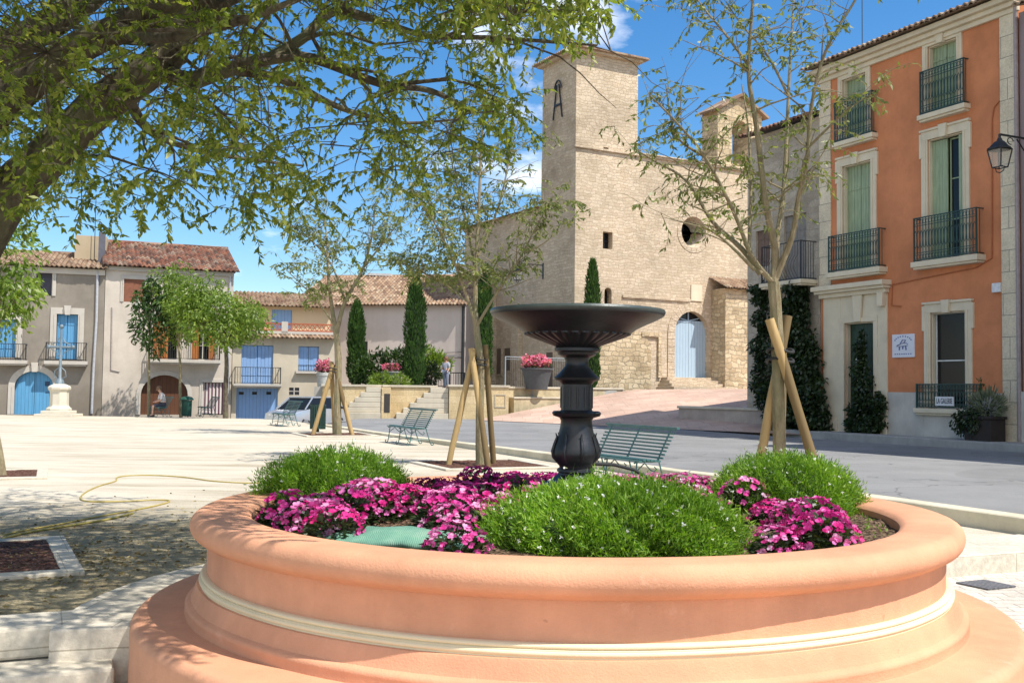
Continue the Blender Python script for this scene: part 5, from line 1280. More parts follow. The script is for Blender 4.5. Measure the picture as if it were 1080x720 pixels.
t=NT('striped curtain'); P=t.coord('Object'); sx=t.n('ShaderNodeSeparateXYZ'); t.l(P,sx.inputs[0]); st=t.math('FRACT',t.math('DIVIDE',sx.outputs[0],.17)); t.col(t.ramp(st,[(.0,(.55,.50,.46)),(.42,(.55,.50,.46)),(.5,(.13,.045,.075)),(.8,(.13,.045,.075)),(.88,(.4,.33,.32))])).rough(.9)
mb=MB(); a,b,c,d=h5; n=26; vs=[]
for k in range(n+1):
    x=a+(b-a)*k/n; y=.10+.025*math.sin(k*1.4); vs+=[(x,y,c+.05),(x,y,d-.02)]
mb.add(vs,[(2*k,2*k+2,2*k+3,2*k+1) for k in range(n)]); mb.build('striped_curtain',t.m,H,smooth=True)
a,b,z0_,z1_=fw.rect(160,360,231,380,off=.3); balcony(H,a,b,z0_,z1_,.55,MT['iron'],LT,.16,False,30)
mb=MB(); mb.box(-.02,fw.w,-.12,.0,zE-.22,zE-.02); mb.build('eave_cornice',LT,H)
gable(H,0,fw.w+.1,zE,4.4,zE+1.75,8.8,MT['tile_red'],PW,.35,rag=.03)
pipe(H,[(fw.w-.18,-.06,zE-.1),(fw.w-.18,-.06,0)],.06,simple('grey pipe',(.40,.40,.40),.5))
pipe(H,[(fw.f(118,324)[0],-.02,fw.f(118,324)[1]),(fw.f(117,390)[0],-.02,fw.f(117,390)[1]),(fw.f(126,392)[0],-.02,fw.f(126,392)[1])],.03,simple('thin cable',(.3,.27,.25),.6),'cable')
# --- house with the garage and lavender shutters, standing lower
fb=frontal(243.6,351,53.2,54.6,'garage_house','cream house with lavender blue garage, shutters and upper terrace'); H=fb.o
CRM=plaster('cream render',(.56,.49,.375),.2,30,.25,.7); OCH=plaster('ochre cream render',(.60,.46,.30),.08); zL=fb.f(300,352)[1]; zE=fb.f(300,320)[1]
zdoor=-.75
h1=fb.rect(255,363.5,287.5,406); h2=fb.rect(315,365,336,391.5); h3=fb.rect(249.5,409,292.5,440); h3=(h3[0],h3[1],zdoor,h3[3]); h4=fb.rect(305,408.5,315.5,416.5)
mb=MB(); wall_holes(mb,0,fb.w,-1.6,zL,[h1,h2,h3,h4],.2); shell(mb,0,fb.w,-1.6,zL,9); mb.build('wall',CRM,H)
shutters(H,*h1,.10,LAV,2); shutters(H,*h2,.10,LAV,2)
mb=MB(); mb.box(h3[0],h3[1],.12,.16,h3[2],h3[3]); g_=mb.build('garage_door',LAV,H); mb=MB()
for x in (252,266,281): q=fb.rect(x,413,x+5,416); mb.box(q[0],q[1],.10,.115,q[2],q[3])
mb.build('pane',MT['glass'],g_)
mb=MB(); mb.box(h4[0],h4[1],.05,.08,h4[2],h4[3]); vv=mb.build('vent',simple('dark vent',(.04,.04,.045),.6),H); mb=MB(); mm=(h4[0]+h4[1])/2; mb.box(mm-.03,mm+.03,.0,.049,h4[2],h4[3]); z=(h4[2]+h4[3])/2; mb.box(h4[0],h4[1],.01,.045,z-.02,z+.02); mb.build('vent_bars',LT,vv)
a,b,z0_,z1_=fb.rect(248,387,295.5,405,off=.4); balcony(H,a,b,z0_,z1_,.6,MT['iron'],LT,.12,False,18,True)
q=fb.rect(312,391.5,339,394,off=.1); mb=MB(); mb.box(q[0],q[1],-.22,.0,h2[2]-.12,h2[2]); mb.build('sill',LT,H); mb=MB(); 
for zz_ in (.05,.32): mb.bar((h2[0],-.18,h2[2]+zz_),(h2[1],-.18,h2[2]+zz_),.02)
for k in range(9): x=h2[0]+(h2[1]-h2[0])*k/8; mb.bar((x,-.18,h2[2]),(x,-.18,h2[2]+.32),.015)
mb.build('sill_rail',MT['iron'],H)
tile_roof(H,-.1,fb.w+.1,-.35,zL-.22,.15,zL+.0,MT['tile_old'],'tile_band',.22,.5)
mb=MB(); mb.box(-.05,fb.w,-.06,.12,zL+.0,zL+.14); mb.build('terrace_edge',LT,H)
RD=simple('terracotta lattice',(.36,.10,.045),.8); mb=MB(); z0_,z1_=zL+.14,fb.f(310,341)[1]
for z in (z0_,z1_-.06): mb.box(fb.f(275,345)[0],fb.w-.1,-.03,.06,z,z+.07)
x=fb.f(275,345)[0]; k=0
while x<fb.w-.25:
    mb.bar((x,.0,z0_+.05),(x+.24,.0,z1_-.03),.05,.04); mb.bar((x+.24,.01,z0_+.05),(x,.01,z1_-.03),.05,.04); x+=.24
mb.build('balustrade',RD,H)
mb=MB(); q=fb.rect(297,339,303.5,352); mb.box(q[0],q[1],-.06,.08,z0_-.1,z1_+.08); mb.build('balustrade_pillar',LT,H)
mb=MB(); u0=fb.f(285,330)[0]; h5=fb.rect(289,323,310.5,352); h5=(h5[0],h5[1],zL+.02,h5[3]); wall_holes(mb,u0-2.0,fb.w,zL,zE,[(h5[0],h5[1],zL+.1,h5[3])],.15,2.2); shell(mb,u0-2.0,fb.w,zL,zE,9,y=2.2); mb.build('upper_wall',OCH,H)
mb=MB(); mb.box(h5[0],h5[1],2.28,2.34,zL+.1,h5[3]); mb.build('shutter',LAV,H)
tile_roof(H,u0-2.2,fb.w+.2,1.7,zE,6.0,zE+1.05,MT['tile_old'],'roof'); mb=MB(); mb.add([(u0-2.2,6,zE+1.03),(fb.w+.2,6,zE+1.03),(fb.w+.2,9.2,zE),(u0-2.2,9.2,zE)],[(0,1,2,3)],[[(.5,.5)]*4]); mb.build('back_roof',MT['tile_old'],H)
# --- long house behind the cypresses
fl=frontal(309,489.5,63.5,61.5,'long_house','long pale house with low pitched tile roof behind the cypresses'); H=fl.o
PK=plaster('pale mauve render',(.58,.505,.45),.18,25,.15,.3); zE=fl.f(430,322)[1]; wl=[fl.rect(381.5,360,387,404),fl.rect(441.5,360,447,404)]
mb=MB(); wall_holes(mb,0,fl.w,.5,zE,wl,.25); shell(mb,0,fl.w,.5,zE,10); mb.build('wall',PK,H)
for h in wl: mb=MB(); mb.box(h[0],h[1],.2,.24,h[2],h[3]); mb.build('window',simple('dark shutter paint',(.04,.05,.045),.6),H)
gable(H,0,fl.w,zE,5.2,zE+2.35,10,MT['tile_old'],PK,.42,rag=.025)
mb=MB(); 
for y_ in (375.5,374): pass
pa=[fl.f(x,y)[::1] for x,y in ((392,376),(420,374),(445,375.5),(470,376),(488,377))]; mb.tube([(u,-.05,z) for u,z in pa],.035,5); pa=[fl.f(x,y) for x,y in ((392,371),(430,370),(462,372),(488,371))]; mb.tube([(u,-.05,z) for u,z in pa],.02,5); mb.build('cable',simple('grey cable',(.16,.15,.14),.7),H)
pipe(H,[(fl.w-.12,-.08,zE-.05),(fl.w-.12,-.08,.8)],.09,MT['iron'])
mb=MB(); u=fl.f(467,285)[0]; mb.box(u-.35,u+.35,5.4,6.1,zE+2.0,zE+3.0); mb.box(u-.42,u+.42,5.33,6.17,zE+3.0,zE+3.1); mb.build('chimney',LT,H)
mb=MB(); u=fl.f(372,284)[0]; mb.bar((u-.8,5.1,zE+2.5),(u+.9,5.1,zE+2.42),.16); mb.build('ridge_flashing',simple('white mortar',(.62,.6,.56),.8),H)
# far row closing the left side of the square, mostly behind leaves
fz=frontal(-330,-48,44.5,48.5,'cream_house','cream house beyond the left edge of the photograph'); H=fz.o
mb=MB(); hz_=[(2+3*k,3.1+3*k,3.2,5.2) for k in range(4)]+[(2+3*k,3.2+3*k,0,2.3) for k in range(4)]; wall_holes(mb,0,fz.w,-1,7.0,hz_,.25); shell(mb,0,fz.w,-1,7.0,9); mb.build('wall',CRM,H)
for h in hz_: shutters(H,*h,.1,BLU,2)
gable(H,0,fz.w,7.0,4.4,8.4,8.8,MT['tile_old'],CRM)

# ================================================================== terrace walls and stairs
TW=stone('yellow dressed stone',(.60,.47,.27),(.68,.55,.34),(.42,.33,.2),.75,.36,.008,.3,.003,.6); CAP=plaster('pale cap stone',(.56,.50,.39),.25,30,.3,1)
Ta=Vector((-8.9,49.2)); Tb=Vector((-.2,50.1)); 
ft_=Fac(tuple(Ta),tuple(Tb),None,None)
def tpos(u,off=0): p=ft_.A+ft_.d*u+ft_.n*off; return p
def terr(name,label,u0,u1,zt_,y0=-.25,y1=.35,z0=-.6,capo=.06,mat=TW,pil=None):
    p=tpos(u0); t=thing(name,label,'wall',(p.x,p.y,0),ft_.rot,'yellow stone terrace walls'); mb=MB(); mb.box(0,u1-u0,y0,y1,z0,zt_); mb.build('wall',mat,t,bevel=.01)
    mb=MB(); mb.box(-capo,u1-u0+capo,y0-capo,y1+capo,zt_+.002,zt_+.11); mb.build('cap',CAP,t,bevel=.015); return t
uA0,uA1=ft_.f(352,410)[0],ft_.f(401,410)[0]; uP0,uP1=ft_.f(402.5,410)[0],ft_.f(412,410)[0]; uB1=ft_.f(461,410)[0]; uC0,uC1=ft_.f(473.5,410)[0],ft_.f(536,410)[0]
ztop=1.46
terr('terrace_wall','yellow terrace wall behind the first stairs at the left',uA0-.6,uP0-.01,ztop,.95,1.5)
p_=terr('terrace_wall','terrace wall with dark niche between the two stone stairs',uP0,uB1+.0,ztop,.95-.0,1.5)
mb=MB(); w_=uP1-uP0; mb.box(0,w_,-.12,.948,-.6,ztop-.02); mb.build('pillar',TW,p_,bevel=.015); mb=MB(); mb.box(w_*.30,w_*.95,-.13,-.121,.25,1.15); mb.build('niche',simple('dark niche',(.05,.045,.04),.9),p_)
pC=terr('terrace_wall','tall yellow terrace wall block right of the stairs',uC0,uC1,ztop+.05,-.25,1.5)
mb=MB(); q0,q1=ft_.f(521,430)[0]-uC0,ft_.f(533,430)[0]-uC0
for (a,b,c,d) in ((q0,q1,.55,.60),(q0,q1,1.14,1.19),(q0,q0+.05,.60,1.14),(q1-.05,q1,.60,1.14)): mb.box(a,b,-.275,-.25,c,d)
mb.build('panel_frame',CAP,pC)
def stairs(label,u0,u1,n,zt_):
    p=tpos(u0); t=thing('terrace_stairs',label,'stairs',(p.x,p.y,0),ft_.rot,'stone stairs up to the terrace'); L=u1-u0
    for k in range(n):
        mb=MB(); a=L*k/n*.78; mb.box(a,L-.005,-.08-(.18 if k==0 else 0),.94,zt_*k/n-(.6 if k==0 else 0)+.0,zt_*(k+1)/n-.004); mb.build('step',CAP,t,bevel=.02)
    return t
stairs('stone stairs at the left end of the yellow terrace wall',uA0+.2,uP0-.02,6,ztop)
stairs('stone stairs between the niche wall and the tall wall block',uP1+.02 if False else ft_.f(418,430)[0],uC0-.02,6,ztop)
# wall running back along the ramp
Ea=tpos(uC1+.02,-.6); fe=Fac((Ea.x,Ea.y),(6.0,55.4),None,None)
t=thing('terrace_wall','stained low terrace wall running back along the paved ramp','wall',(Ea.x,Ea.y,0),fe.rot,'yellow stone terrace walls')
ST=plaster('stained limestone',(.56,.46,.29),.45,25,.4,1.6,(.25,.24,.23)); mb=MB(); mb.box(0,fe.w,-.0,.35,-.6,1.47); mb.build('wall',ST,t); mb=MB(); mb.box(-.04,fe.w,-.06,.41,1.472,1.57); mb.build('cap',CAP,t,bevel=.015)
mb=MB(); mb.box(0,fe.w*.55,-.55,-.003,-.6,.98); mb.build('ledge',ST,t); mb=MB(); mb.box(-.04,fe.w*.55,-.6,-.004,.982,1.06); mb.build('ledge_cap',CAP,t,bevel=.015)
# low wall on the right of the ramp
fr_=Fac((6.9,42.6),(10.9,36.9),None,None)
t=thing('low_wall','long low rendered wall beside the ramp at the road','wall',(6.9,42.6,0),fr_.rot); mb=MB(); mb.box(0,fr_.w,0,.4,-.5,.74); mb.build('wall',plaster('grey pink render',(.44,.37,.31),.3,30,.3,1.2),t); mb=MB(); mb.box(-.06,fr_.w+.02,-.07,.47,.742,.84); mb.build('cap',CAP,t,bevel=.02)
# railings
def railing(label,x0,x1,ytop,Y0,Y1,zb_,grp='iron railings on the terrace',nb=None,mesh=False):
    a=at(x0,ytop,Y0); b=at(x1,ytop,Y1); L=math.hypot(b.x-a.x,b.y-a.y); t=thing('railing',label,'railing',(a.x,a.y,zb_),math.atan2(b.y-a.y,b.x-a.x),grp); hh=(a.z+b.z)/2-zb_
    mb=MB(); mb.bar((0,0,hh),(L,0,hh),.05); mb.bar((0,0,.12),(L,0,.12),.04); mb.bar((0,0,hh-.12),(L,0,hh-.12),.025) if mesh else None; mb.build('rail',MT['iron'] if not mesh else simple('grey metal',(.25,.27,.28),.5),t)
    n=max(2,int(L/1.6)); mb=MB()
    for k in range(n+1): mb.bar((L*k/n,0,0),(L*k/n,0,hh+.02),.055)
    mb.build('post',MT['iron'] if not mesh else simple('grey metal post',(.25,.27,.28),.5),t); mb=MB(); m=int(L/(.16 if not mesh else .11))
    for k in range(m): mb.bar((L*(k+.5)/m,0,.12),(L*(k+.5)/m,0,hh),.018 if not mesh else .012)
    mb.build('bars',MT['iron'],t)
railing('black iron railing before the long pale house right of the woman',459,490,393,57.5,56.5,1.44)
railing('black iron railing before the long house behind the cypress',396,455,394,58.6,57.6,1.44)
railing('grey railing with mesh behind the pink flower pot by the church',533,597,377,53.5,55.5,1.44,mesh=True)
# ================================================================== benches
def make_bench():
    L=1.9; t=thing('park_bench','green slatted park bench with curled iron legs','bench')
    # local: x along the bench, -y is the front
    S=[(-.30,.435),(-.235,.452),(-.17,.452),(-.105,.446),(-.04,.438),(.02,.432)]
    mb=MB()
    for (y,z) in S: mb.box(-L/2,L/2,y-.026,y+.026,z-.012,z+.012)
    mb.build('seat',MT['bench'],t)
    mb=MB()
    for k in range(9):
        f=k/8; y=.085+.22*f; z=.475+.40*f; mb.bar((-L/2,y,z),(L/2,y,z),.014,.026)
    mb.bar((-L/2-.05,.315,.905),(L/2+.05,.315,.905),.045,.03); mb.build('backrest',MT['bench'],t)
    for x in (-L/2+.13,0,L/2-.13):
        mb=MB(); r=.013
        mb.tube([(x,.33,.915),(x,.20,.68),(x,.09,.46),(x,.04,.42),(x,-.1,.42),(x,-.29,.42),(x,-.33,.40)],r,6)
        mb.tube([(x,-.28,.42),(x,-.30,.25),(x,-.33,.06),(x,-.35,.015),(x,-.39,.012),(x,-.41,.05),(x,-.38,.08)],r,6)
        mb.tube([(x,.09,.45),(x,.15,.25),(x,.22,.06),(x,.25,.015),(x,.29,.012),(x,.31,.05),(x,.28,.08)],r,6)
        mb.tube([(x,-.27,.30),(x,-.15,.40),(x,-.05,.30),(x,.02,.27),(x,.06,.31),(x,.02,.34)],r*.8,5)
        mb.tube([(x,-.31,.13),(x,0,.16),(x,.19,.13)],r*.7,5)
        mb.build('leg_frame',MT['bench'],t,smooth=True)
    return t
b0_=make_bench()
fd=Vector((-.90,-.44)).normalized(); rzb=math.atan2(fd.y,fd.x)+math.pi/2   # local -y -> facing
def place_bench(o,nearx,neary,label,rz=rzb):
    ax=Vector((-math.cos(rz),-math.sin(rz))); 
    if ax.y<0: ax=-ax
    o.location=(nearx+ax.x*.875,neary+ax.y*.875,0); o.rotation_euler.z=rz; o['label']=label; o['group']='green park benches'
place_bench(b0_,2.10,15.05,'green slatted bench at the kerb just right of the fountain stem')
place_bench(copy_tree(b0_),-2.2,26.0,'green bench facing left between the middle and left staked trees')
place_bench(copy_tree(b0_),-7.85,37.2,'green bench in front of the silver car')
place_bench(copy_tree(b0_),-13.6,47.0,'far green bench beside the striped curtain door',rzb)
bs=copy_tree(b0_); place_bench(bs,-15.55,46.4,'far bench the seated man is on',R(-68)-math.pi/2+R(68))
bs.location=(-15.75,46.6,0); bs.rotation_euler.z=R(-60)
# bins
t=thing('litter_bin','dark slatted round litter bin beside the left staked tree','bin',tuple(gnd(335,455.5)))
mb=MB()
for k in range(20):
    a=2*math.pi*k/20; mb.bar((.225*math.cos(a),.225*math.sin(a),.10),(.225*math.cos(a),.225*math.sin(a),.86),.045,.045)
mb.build('slats',MT['greeniron'],t); mb=MB(); mb.lathe([(.0,.12),(.195,.12),(.205,.80),(.19,.80)],20); mb.build('liner',simple('bin liner',(.03,.035,.035),.6),t,smooth=True)
mb=MB(); 
for z in (.16,.60,.84): mb.lathe([(.245,z),(.25,z+.04),(.235,z+.04)],24)
mb.build('band',MT['greeniron'],t); mb=MB(); mb.tube([(0,0,0),(0,0,.14)],.05,8); mb.build('foot',MT['greeniron'],t)
p=at(196.7,439,47.3); t=thing('litter_bin','green lidded bin beside the seated man','bin',(p.x,p.y,0)); GB=simple('bin green',(.02,.085,.06),.5)
mb=MB(); mb.lathe([(.0,.03),(.19,.03),(.22,.10),(.23,.74),(.0,.74)],20); mb.build('body',GB,t,smooth=True); mb=MB(); mb.lathe([(.29,.76),(.30,.80),(.22,.90),(.0,.95)],20); mb.build('lid',GB,t,smooth=True); mb=MB()
for a in (0,1.57,3.14,4.71): mb.bar((.2*math.cos(a),.2*math.sin(a),0),(.2*math.cos(a),.2*math.sin(a),.8),.03)
mb.build('frame',MT['iron'],t)
# ================================================================== stone monument with iron cross
p=at(62,436,45.5); t=thing('monument','pale stone pedestal with a wrought iron cross on top','monument',(p.x,p.y,0),R(4))
k=45.5/F; MS=plaster('monument stone',(.62,.57,.46),.15,30,.3,1.5)
mb=MB(); mb.box(-19*k,19*k,-.75,.75,-.1,.12); mb.box(-14*k,14*k,-.55,.55,.12,.26); mb.build('base',MS,t,bevel=.02)
mb=MB(); prof=[(.52,.26),(.53,.34),(.44,.42),(.40,.50),(.39,1.05),(.41,1.12),(.47,1.18),(.48,1.26),(.44,1.33),(.25,1.42),(.0,1.43)]; mb.lathe(prof,8,a0=R(22.5),a1=R(382.5)); mb.build('pedestal',MS,t,bevel=.01)
CI=iron('weathered blue grey iron',(.16,.21,.24),.5); mb=MB(); mb.tube([(0,0,1.40),(0,0,1.6),(0,0,1.7),(0,0,3.95)],[.22,.16,.07,.05],8)
mb.tube([(-.52,0,3.05),(.52,0,3.05)],.05,8)
for (x,z) in ((-.52,3.05),(.52,3.05),(0,3.95)): mb.sphere((x,0,z),.10,8,5)
for s in (-1,1):
    for s2 in (-1,1): mb.tube([(.08*s,0,3.05+.42*s2),(.16*s,0,3.05+.22*s2),(.42*s,0,3.05+.10*s2)],.02,5)
    mb.tube([(.05*s,0,1.62),(.26*s,0,1.75),(.22*s,0,2.0),(.05*s,0,2.15)],.025,5)
mb.build('cross',CI,t,smooth=True)
# ================================================================== silver car parked lower in the side street
def car(loc,rz,label):
    t=thing('parked_car',label,'car',loc,rz)
    body=simple('silver car paint',(.50,.52,.55),.25,.6,.03,3); dk=simple('car trim',(.03,.03,.03),.5)
    sec=[(-1.95,.30,.72,.80),(-1.80,.22,.80,.84),(-1.2,.20,.90,.86),(-.9,.20,.93,.86),(0,.20,.94,.87),(1.2,.20,.92,.86),(1.75,.22,.86,.84),(1.95,.32,.74,.78)]
    vs=[];fs=[]
    for (x,zl,zh,w) in sec: vs+=[(x,-w*.96,zl),(x,-w,(zl+zh)/2),(x,-w*.95,zh),(x,w*.95,zh),(x,w,(zl+zh)/2),(x,w*.96,zl)]
    for i in range(len(sec)-1):
        for j in range(6): fs.append((i*6+j,(i+1)*6+j,(i+1)*6+(j+1)%6,i*6+(j+1)%6))
    fs+=[tuple(range(5,-1,-1)),tuple(range(6*(len(sec)-1),6*len(sec)))][::1]
    mb=MB(); mb.add(vs,[f[::-1] for f in fs]); mb.build('body',body,t,smooth=True,bevel=.03)
    mb=MB(); cab=[(-1.25,.90,.80),(-.55,1.40,.62),(.75,1.44,.62),(1.65,.92,.80)]; vs=[]
    for (x,z,w) in cab: vs+=[(x,-w,z),(x,w,z)]
    mb.add(vs,[(0,1,3,2),(2,3,5,4),(4,5,7,6),(0,2,4,6),(7,5,3,1)]); mb.build('cabin',MT['glass'],t)
    mb=MB(); mb.box(-.60,.80,-.63,.63,1.395,1.46); 
    for s in (-1,1):
        mb.bar((-1.25,.80*s,.91),(-.55,.635*s,1.42),.06); mb.bar((.75,.635*s,1.44),(1.62,.80*s,.93),.07); mb.bar((.12,.635*s,1.42),(.12,.81*s,.92),.06)
    mb.build('roof',body,t,bevel=.02)
    for s in (-1,1):
        mb=MB(); mb.box(-.85,-.65,s*.86-.09 if s<0 else .80,s*.86+.02 if s<0 else .95,.92,1.04); mb.build('mirror',body,t,bevel=.02)
        for x in (-1.25,1.2):
            mb=MB(Matrix.Translation((x,s*.76,.30))@Matrix.Rotation(R(90),4,'X')); mb.lathe([(.0,-.09),(.28,-.09),(.30,-.05),(.30,.05),(.28,.09),(.0,.09)],20); w=mb.build('wheel',MT['rubber'],t,smooth=True)
            mb=MB(Matrix.Translation((x,s*.76,.30))@Matrix.Rotation(R(90),4,'X')); mb.lathe([(.0,-.10),(.19,-.098),(.19,.098),(.0,.10)],16); mb.build('rim',simple('alloy',(.4,.4,.42),.3,.8),w)
        mb=MB(); mb.sphere((-1.9,s*.58,.66),.12,10,6,(.5,1.3,.7)); mb.build('headlight',simple('lamp glass',(.6,.6,.6),.1),t,smooth=True)
    return t
pc=at(326,440,45.6); car((pc.x-.15,pc.y+.6,-.46),R(63),'silver car parked behind the green bench near the garage house')
# ================================================================== wall lanterns
def lantern(label,loc,rz,s,arm):
    t=thing('wall_lantern',label,'lantern',loc,rz); mb=MB()     # local: wall at y=0, arm reaches to -y
    mb.bar((0,0,.55*s),(0,-arm,.55*s),.04*s); mb.tube([(0,-.02,.05*s),(0,-.25*arm,.12*s),(0,-.55*arm,.50*s)],.018*s,6); mb.box(-.05*s,.05*s,-.03,.0,-.1*s,.65*s)
    mb.tube([(0,-arm*.72+.1*s*math.cos(q),.43*s+.08*s*math.sin(q)) for q in [2*math.pi*i/10*.8 for i in range(11)]],.012*s,5)
    mb.tube([(0,-arm,.56*s),(0,-arm,.46*s)],.03*s,6); mb.build('bracket',MT['iron'],t)
    mb=MB(Matrix.Translation((0,-arm,0))); mb.lathe([(.0,.48*s),(.05*s,.46*s),(.07*s,.40*s),(.13*s,.36*s),(.24*s,.24*s),(.30*s,.20*s),(.30*s,.185*s),(.0,.185*s)],6); mb.build('cap',MT['iron'],t)
    mb=MB(Matrix.Translation((0,-arm,0)))
    for k in range(4):
        a=math.pi/4+math.pi/2*k; c_,s_=math.cos(a),math.sin(a); mb.bar((.27*s*c_,.27*s*s_,.19*s),(.17*s*c_,.17*s*s_,-.24*s),.022*s)
        a2=a+math.pi/2; mb.bar((.17*s*c_,.17*s*s_,-.24*s),(.17*s*math.cos(a2),.17*s*math.sin(a2),-.24*s),.022*s); mb.bar((.27*s*c_,.27*s*s_,.18*s),(.27*s*math.cos(a2),.27*s*math.sin(a2),.18*s),.022*s)
    mb.tube([(-.12*s,0,-.25*s),(-.10*s,0,-.33*s),(0,0,-.37*s),(.10*s,0,-.33*s),(.12*s,0,-.25*s)],.012*s,5); mb.build('frame',MT['iron'],t)
    gl=NT('lantern glass'); gl.col((.75,.68,.55)).rough(.15); gl.b.inputs['Alpha'].default_value=.35
    mb=MB(Matrix.Translation((0,-arm,0)))
    for k in range(4):
        a=math.pi/4+math.pi/2*k; a2=a+math.pi/2; mb.add([(.165*s*math.cos(a),.165*s*math.sin(a),-.235*s),(.165*s*math.cos(a2),.165*s*math.sin(a2),-.235*s),(.262*s*math.cos(a2),.262*s*math.sin(a2),.182*s),(.262*s*math.cos(a),.262*s*math.sin(a),.182*s)],[(0,1,2,3)])
    mb.build('glass',gl.m,t); return t
# by the orange house: lantern hangs on its arm from the neighbour's wall
pl_=at(1054.5,166,27.9); n_=fn.n; off=(pl_-fn.A).dot(n_); base=pl_-n_*off; u_=(base-fn.A).dot(fn.d)
lantern('black wall lantern on a scrolled arm beside the orange house',(base.x,base.y,pl_.z),fn.rot,1.15,off) if u_>-1 else None
print('lantern u',u_,off)
nl=-fc.d; pl_=at(546,290,60.2); q=pl_-fc.A; off=q.dot(nl); base=pl_-nl*off
lantern('black lantern on a bracket on the church side wall',(base.x,base.y,pl_.z),fc.rot-R(90),1.25,max(.6,off))
print('church lantern off',off)
# ================================================================== shrubs, ivy and pots
def leaf_blob(P0,rad,n,g): 
    v=g.normal(size=(n,3)); v/=np.linalg.norm(v,axis=1,keepdims=True); v*=(g.uniform(.35,1.08,n)**.5)[:,None]
    lump=1+.16*np.sin(v[:,0]*7+P0[0])+.14*np.sin(v[:,2]*8+v[:,1]*5); return np.array(P0)+v*np.array(rad)*lump[:,None], v
def shrub(label,loc,blobs,mat,leaf,g,n=900,name='shrub',group='shrubs on the terrace',flower=None):
    t=thing(name,label,'shrub',loc,0,group); mb=MB()
    for (c,r) in blobs:
        mb.tube([(0,0,-.05),(c[0]*.5,c[1]*.5,c[2]*.5),tuple(c)],[.05,.035,.015],5)
    mb.build('stem',MT['bark'],t); C=[];D=[]
    for (c,r) in blobs:
        p,v=leaf_blob(c,r,n,g); C.append(p); D.append(v+g.normal(0,.5,v.shape)+np.array([0,0,.2]))
    C=np.concatenate(C);D=np.concatenate(D); leaf_mesh('foliage',C,D,g.uniform(leaf*.7,leaf*1.3,len(C)),g.uniform(leaf*.3,leaf*.5,len(C)),MT[mat],t,.2)
    return t
gs=np.random.default_rng(31)
def tp(px_,py_,Y,z=None): p=at(px_,py_,Y); return (p.x,p.y,1.44 if z is None else z)
shrub('dark leafy shrub beside the first cypress',tp(391,405,55.5),[((-.4,0,.9),(.6,.6,.7)),((.3,0,1.1),(.6,.6,.8)),((.7,0,.5),(.6,.6,.5))],'leaf_dark',.22,gs,800)
shrub('low pale green shrub on the terrace wall by the stairs',tp(410,407,53.5),[((-.4,0,.35),(.6,.4,.4)),((.5,0,.3),(.6,.4,.35))],'leaf_round',.16,gs,700)
shrub('broad green shrub behind the thick cypress left side',tp(423,405,57),[((-.2,0,1.5),(.8,.6,.6)),((.5,0,1.4),(.6,.6,.7))],'leaf_dark',.22,gs,800)
shrub('broad green shrub at the right of the thick cypress',tp(452,405,56.6),[((-.2,0,1.6),(.8,.6,.55)),((.45,0,1.3),(.7,.6,.6)),((-.6,0,.7),(.5,.6,.7))],'leaf_round',.22,gs,900)
shrub('dark reddish brown bush beside the standing woman',tp(452,406,55.2),[((.1,0,.75),(.55,.5,.6))],'leaf_ivy',.16,gs,900)
def pot(label,loc,rp,hp,rf,fz,mat_pot,g,n=500,nf=260):
    t=thing('flower_pot',label,'flower pot',loc,0,'pots of pink flowers'); mb=MB(); mb.lathe([(.0,.0),(rp*.7,.0),(rp*.85,hp*.5),(rp,hp*.92),(rp*1.08,hp*.93),(rp*1.08,hp),(rp*.9,hp),(rp*.85,hp*.9),(0,hp*.9)],20); mb.build('pot',mat_pot,t,smooth=True)
    p,v=leaf_blob((0,0,hp+fz*.45),(rf*.9,rf*.9,fz*.55),n,g); leaf_mesh('foliage',p,v+g.normal(0,.5,v.shape),.14,.06,MT['leaf_dark'],t)
    p,v=leaf_blob((0,0,hp+fz*.62),(rf,rf,fz*.5),nf,g); k=5; leaf_mesh('blossoms',np.repeat(p+v*.03,k,0),g.normal(size=(nf*k,3)),.11,.08,MT['petal_pink'],t,.1); return t
DK=simple('dark grey pot',(.075,.08,.085),.7); 
pot('big dark pot of pink flowers by the church side wall',tp(566,408,51.2),.75,1.05,.72,.55,DK,gs)
pot('grey pot of pink flowers beside the thick cypress',tp(413,406,54.4),.55,.85,.48,.34,simple('stone grey pot',(.25,.25,.24),.8),gs,420,130)
tq=pot('pink flowers on a tall grey stand by the garage house',(at(342,425,52.2).x,52.2,.0),.40,2.15,.45,.55,simple('pale grey stand',(.45,.45,.42),.7),gs,300,160)
# little wall the tall stand is on
# ivy on the grey house and by the green door
def ivy(label,fac,spots,n,g,leaf=.14,y=-.12,th=.28):
    p=fac.A; t=thing('climbing_plant',label,'climbing plant',tuple(p),fac.rot,'ivy climbing the street fronts'); C=[];D=[]
    for (u,z,ru,rz_) in spots:
        v=g.normal(size=(n,3)); v/=np.linalg.norm(v,axis=1,keepdims=True); v*=(g.uniform(0,1,n)**.45)[:,None]
        q=np.stack([u+v[:,0]*ru,y-np.abs(v[:,1])*th*(1+.5*np.sin(u*9+v[:,2]*6)),z+v[:,2]*rz_],1); C.append(q); D.append(np.stack([g.normal(0,.6,n),-.4+g.normal(0,.4,n),-.6+g.normal(0,.5,n)],1))
    C=np.concatenate(C);D=np.concatenate(D)
    C[:,2]=np.maximum(C[:,2],.05)
    mb=MB()
    for (u,z,ru,rz_) in spots[:4]: mb.tube([(u,-.06,-.05),(u+.1,-.08,z*.4),(u-.05,-.07,z)],[.04,.03,.015],5)
    mb.build('stem',MT['bark'],t); leaf_mesh('foliage',C,D,g.uniform(leaf*.7,leaf*1.3,len(C)),g.uniform(leaf*.45,leaf*.7,len(C)),MT['leaf_ivy'],t,.2); return t
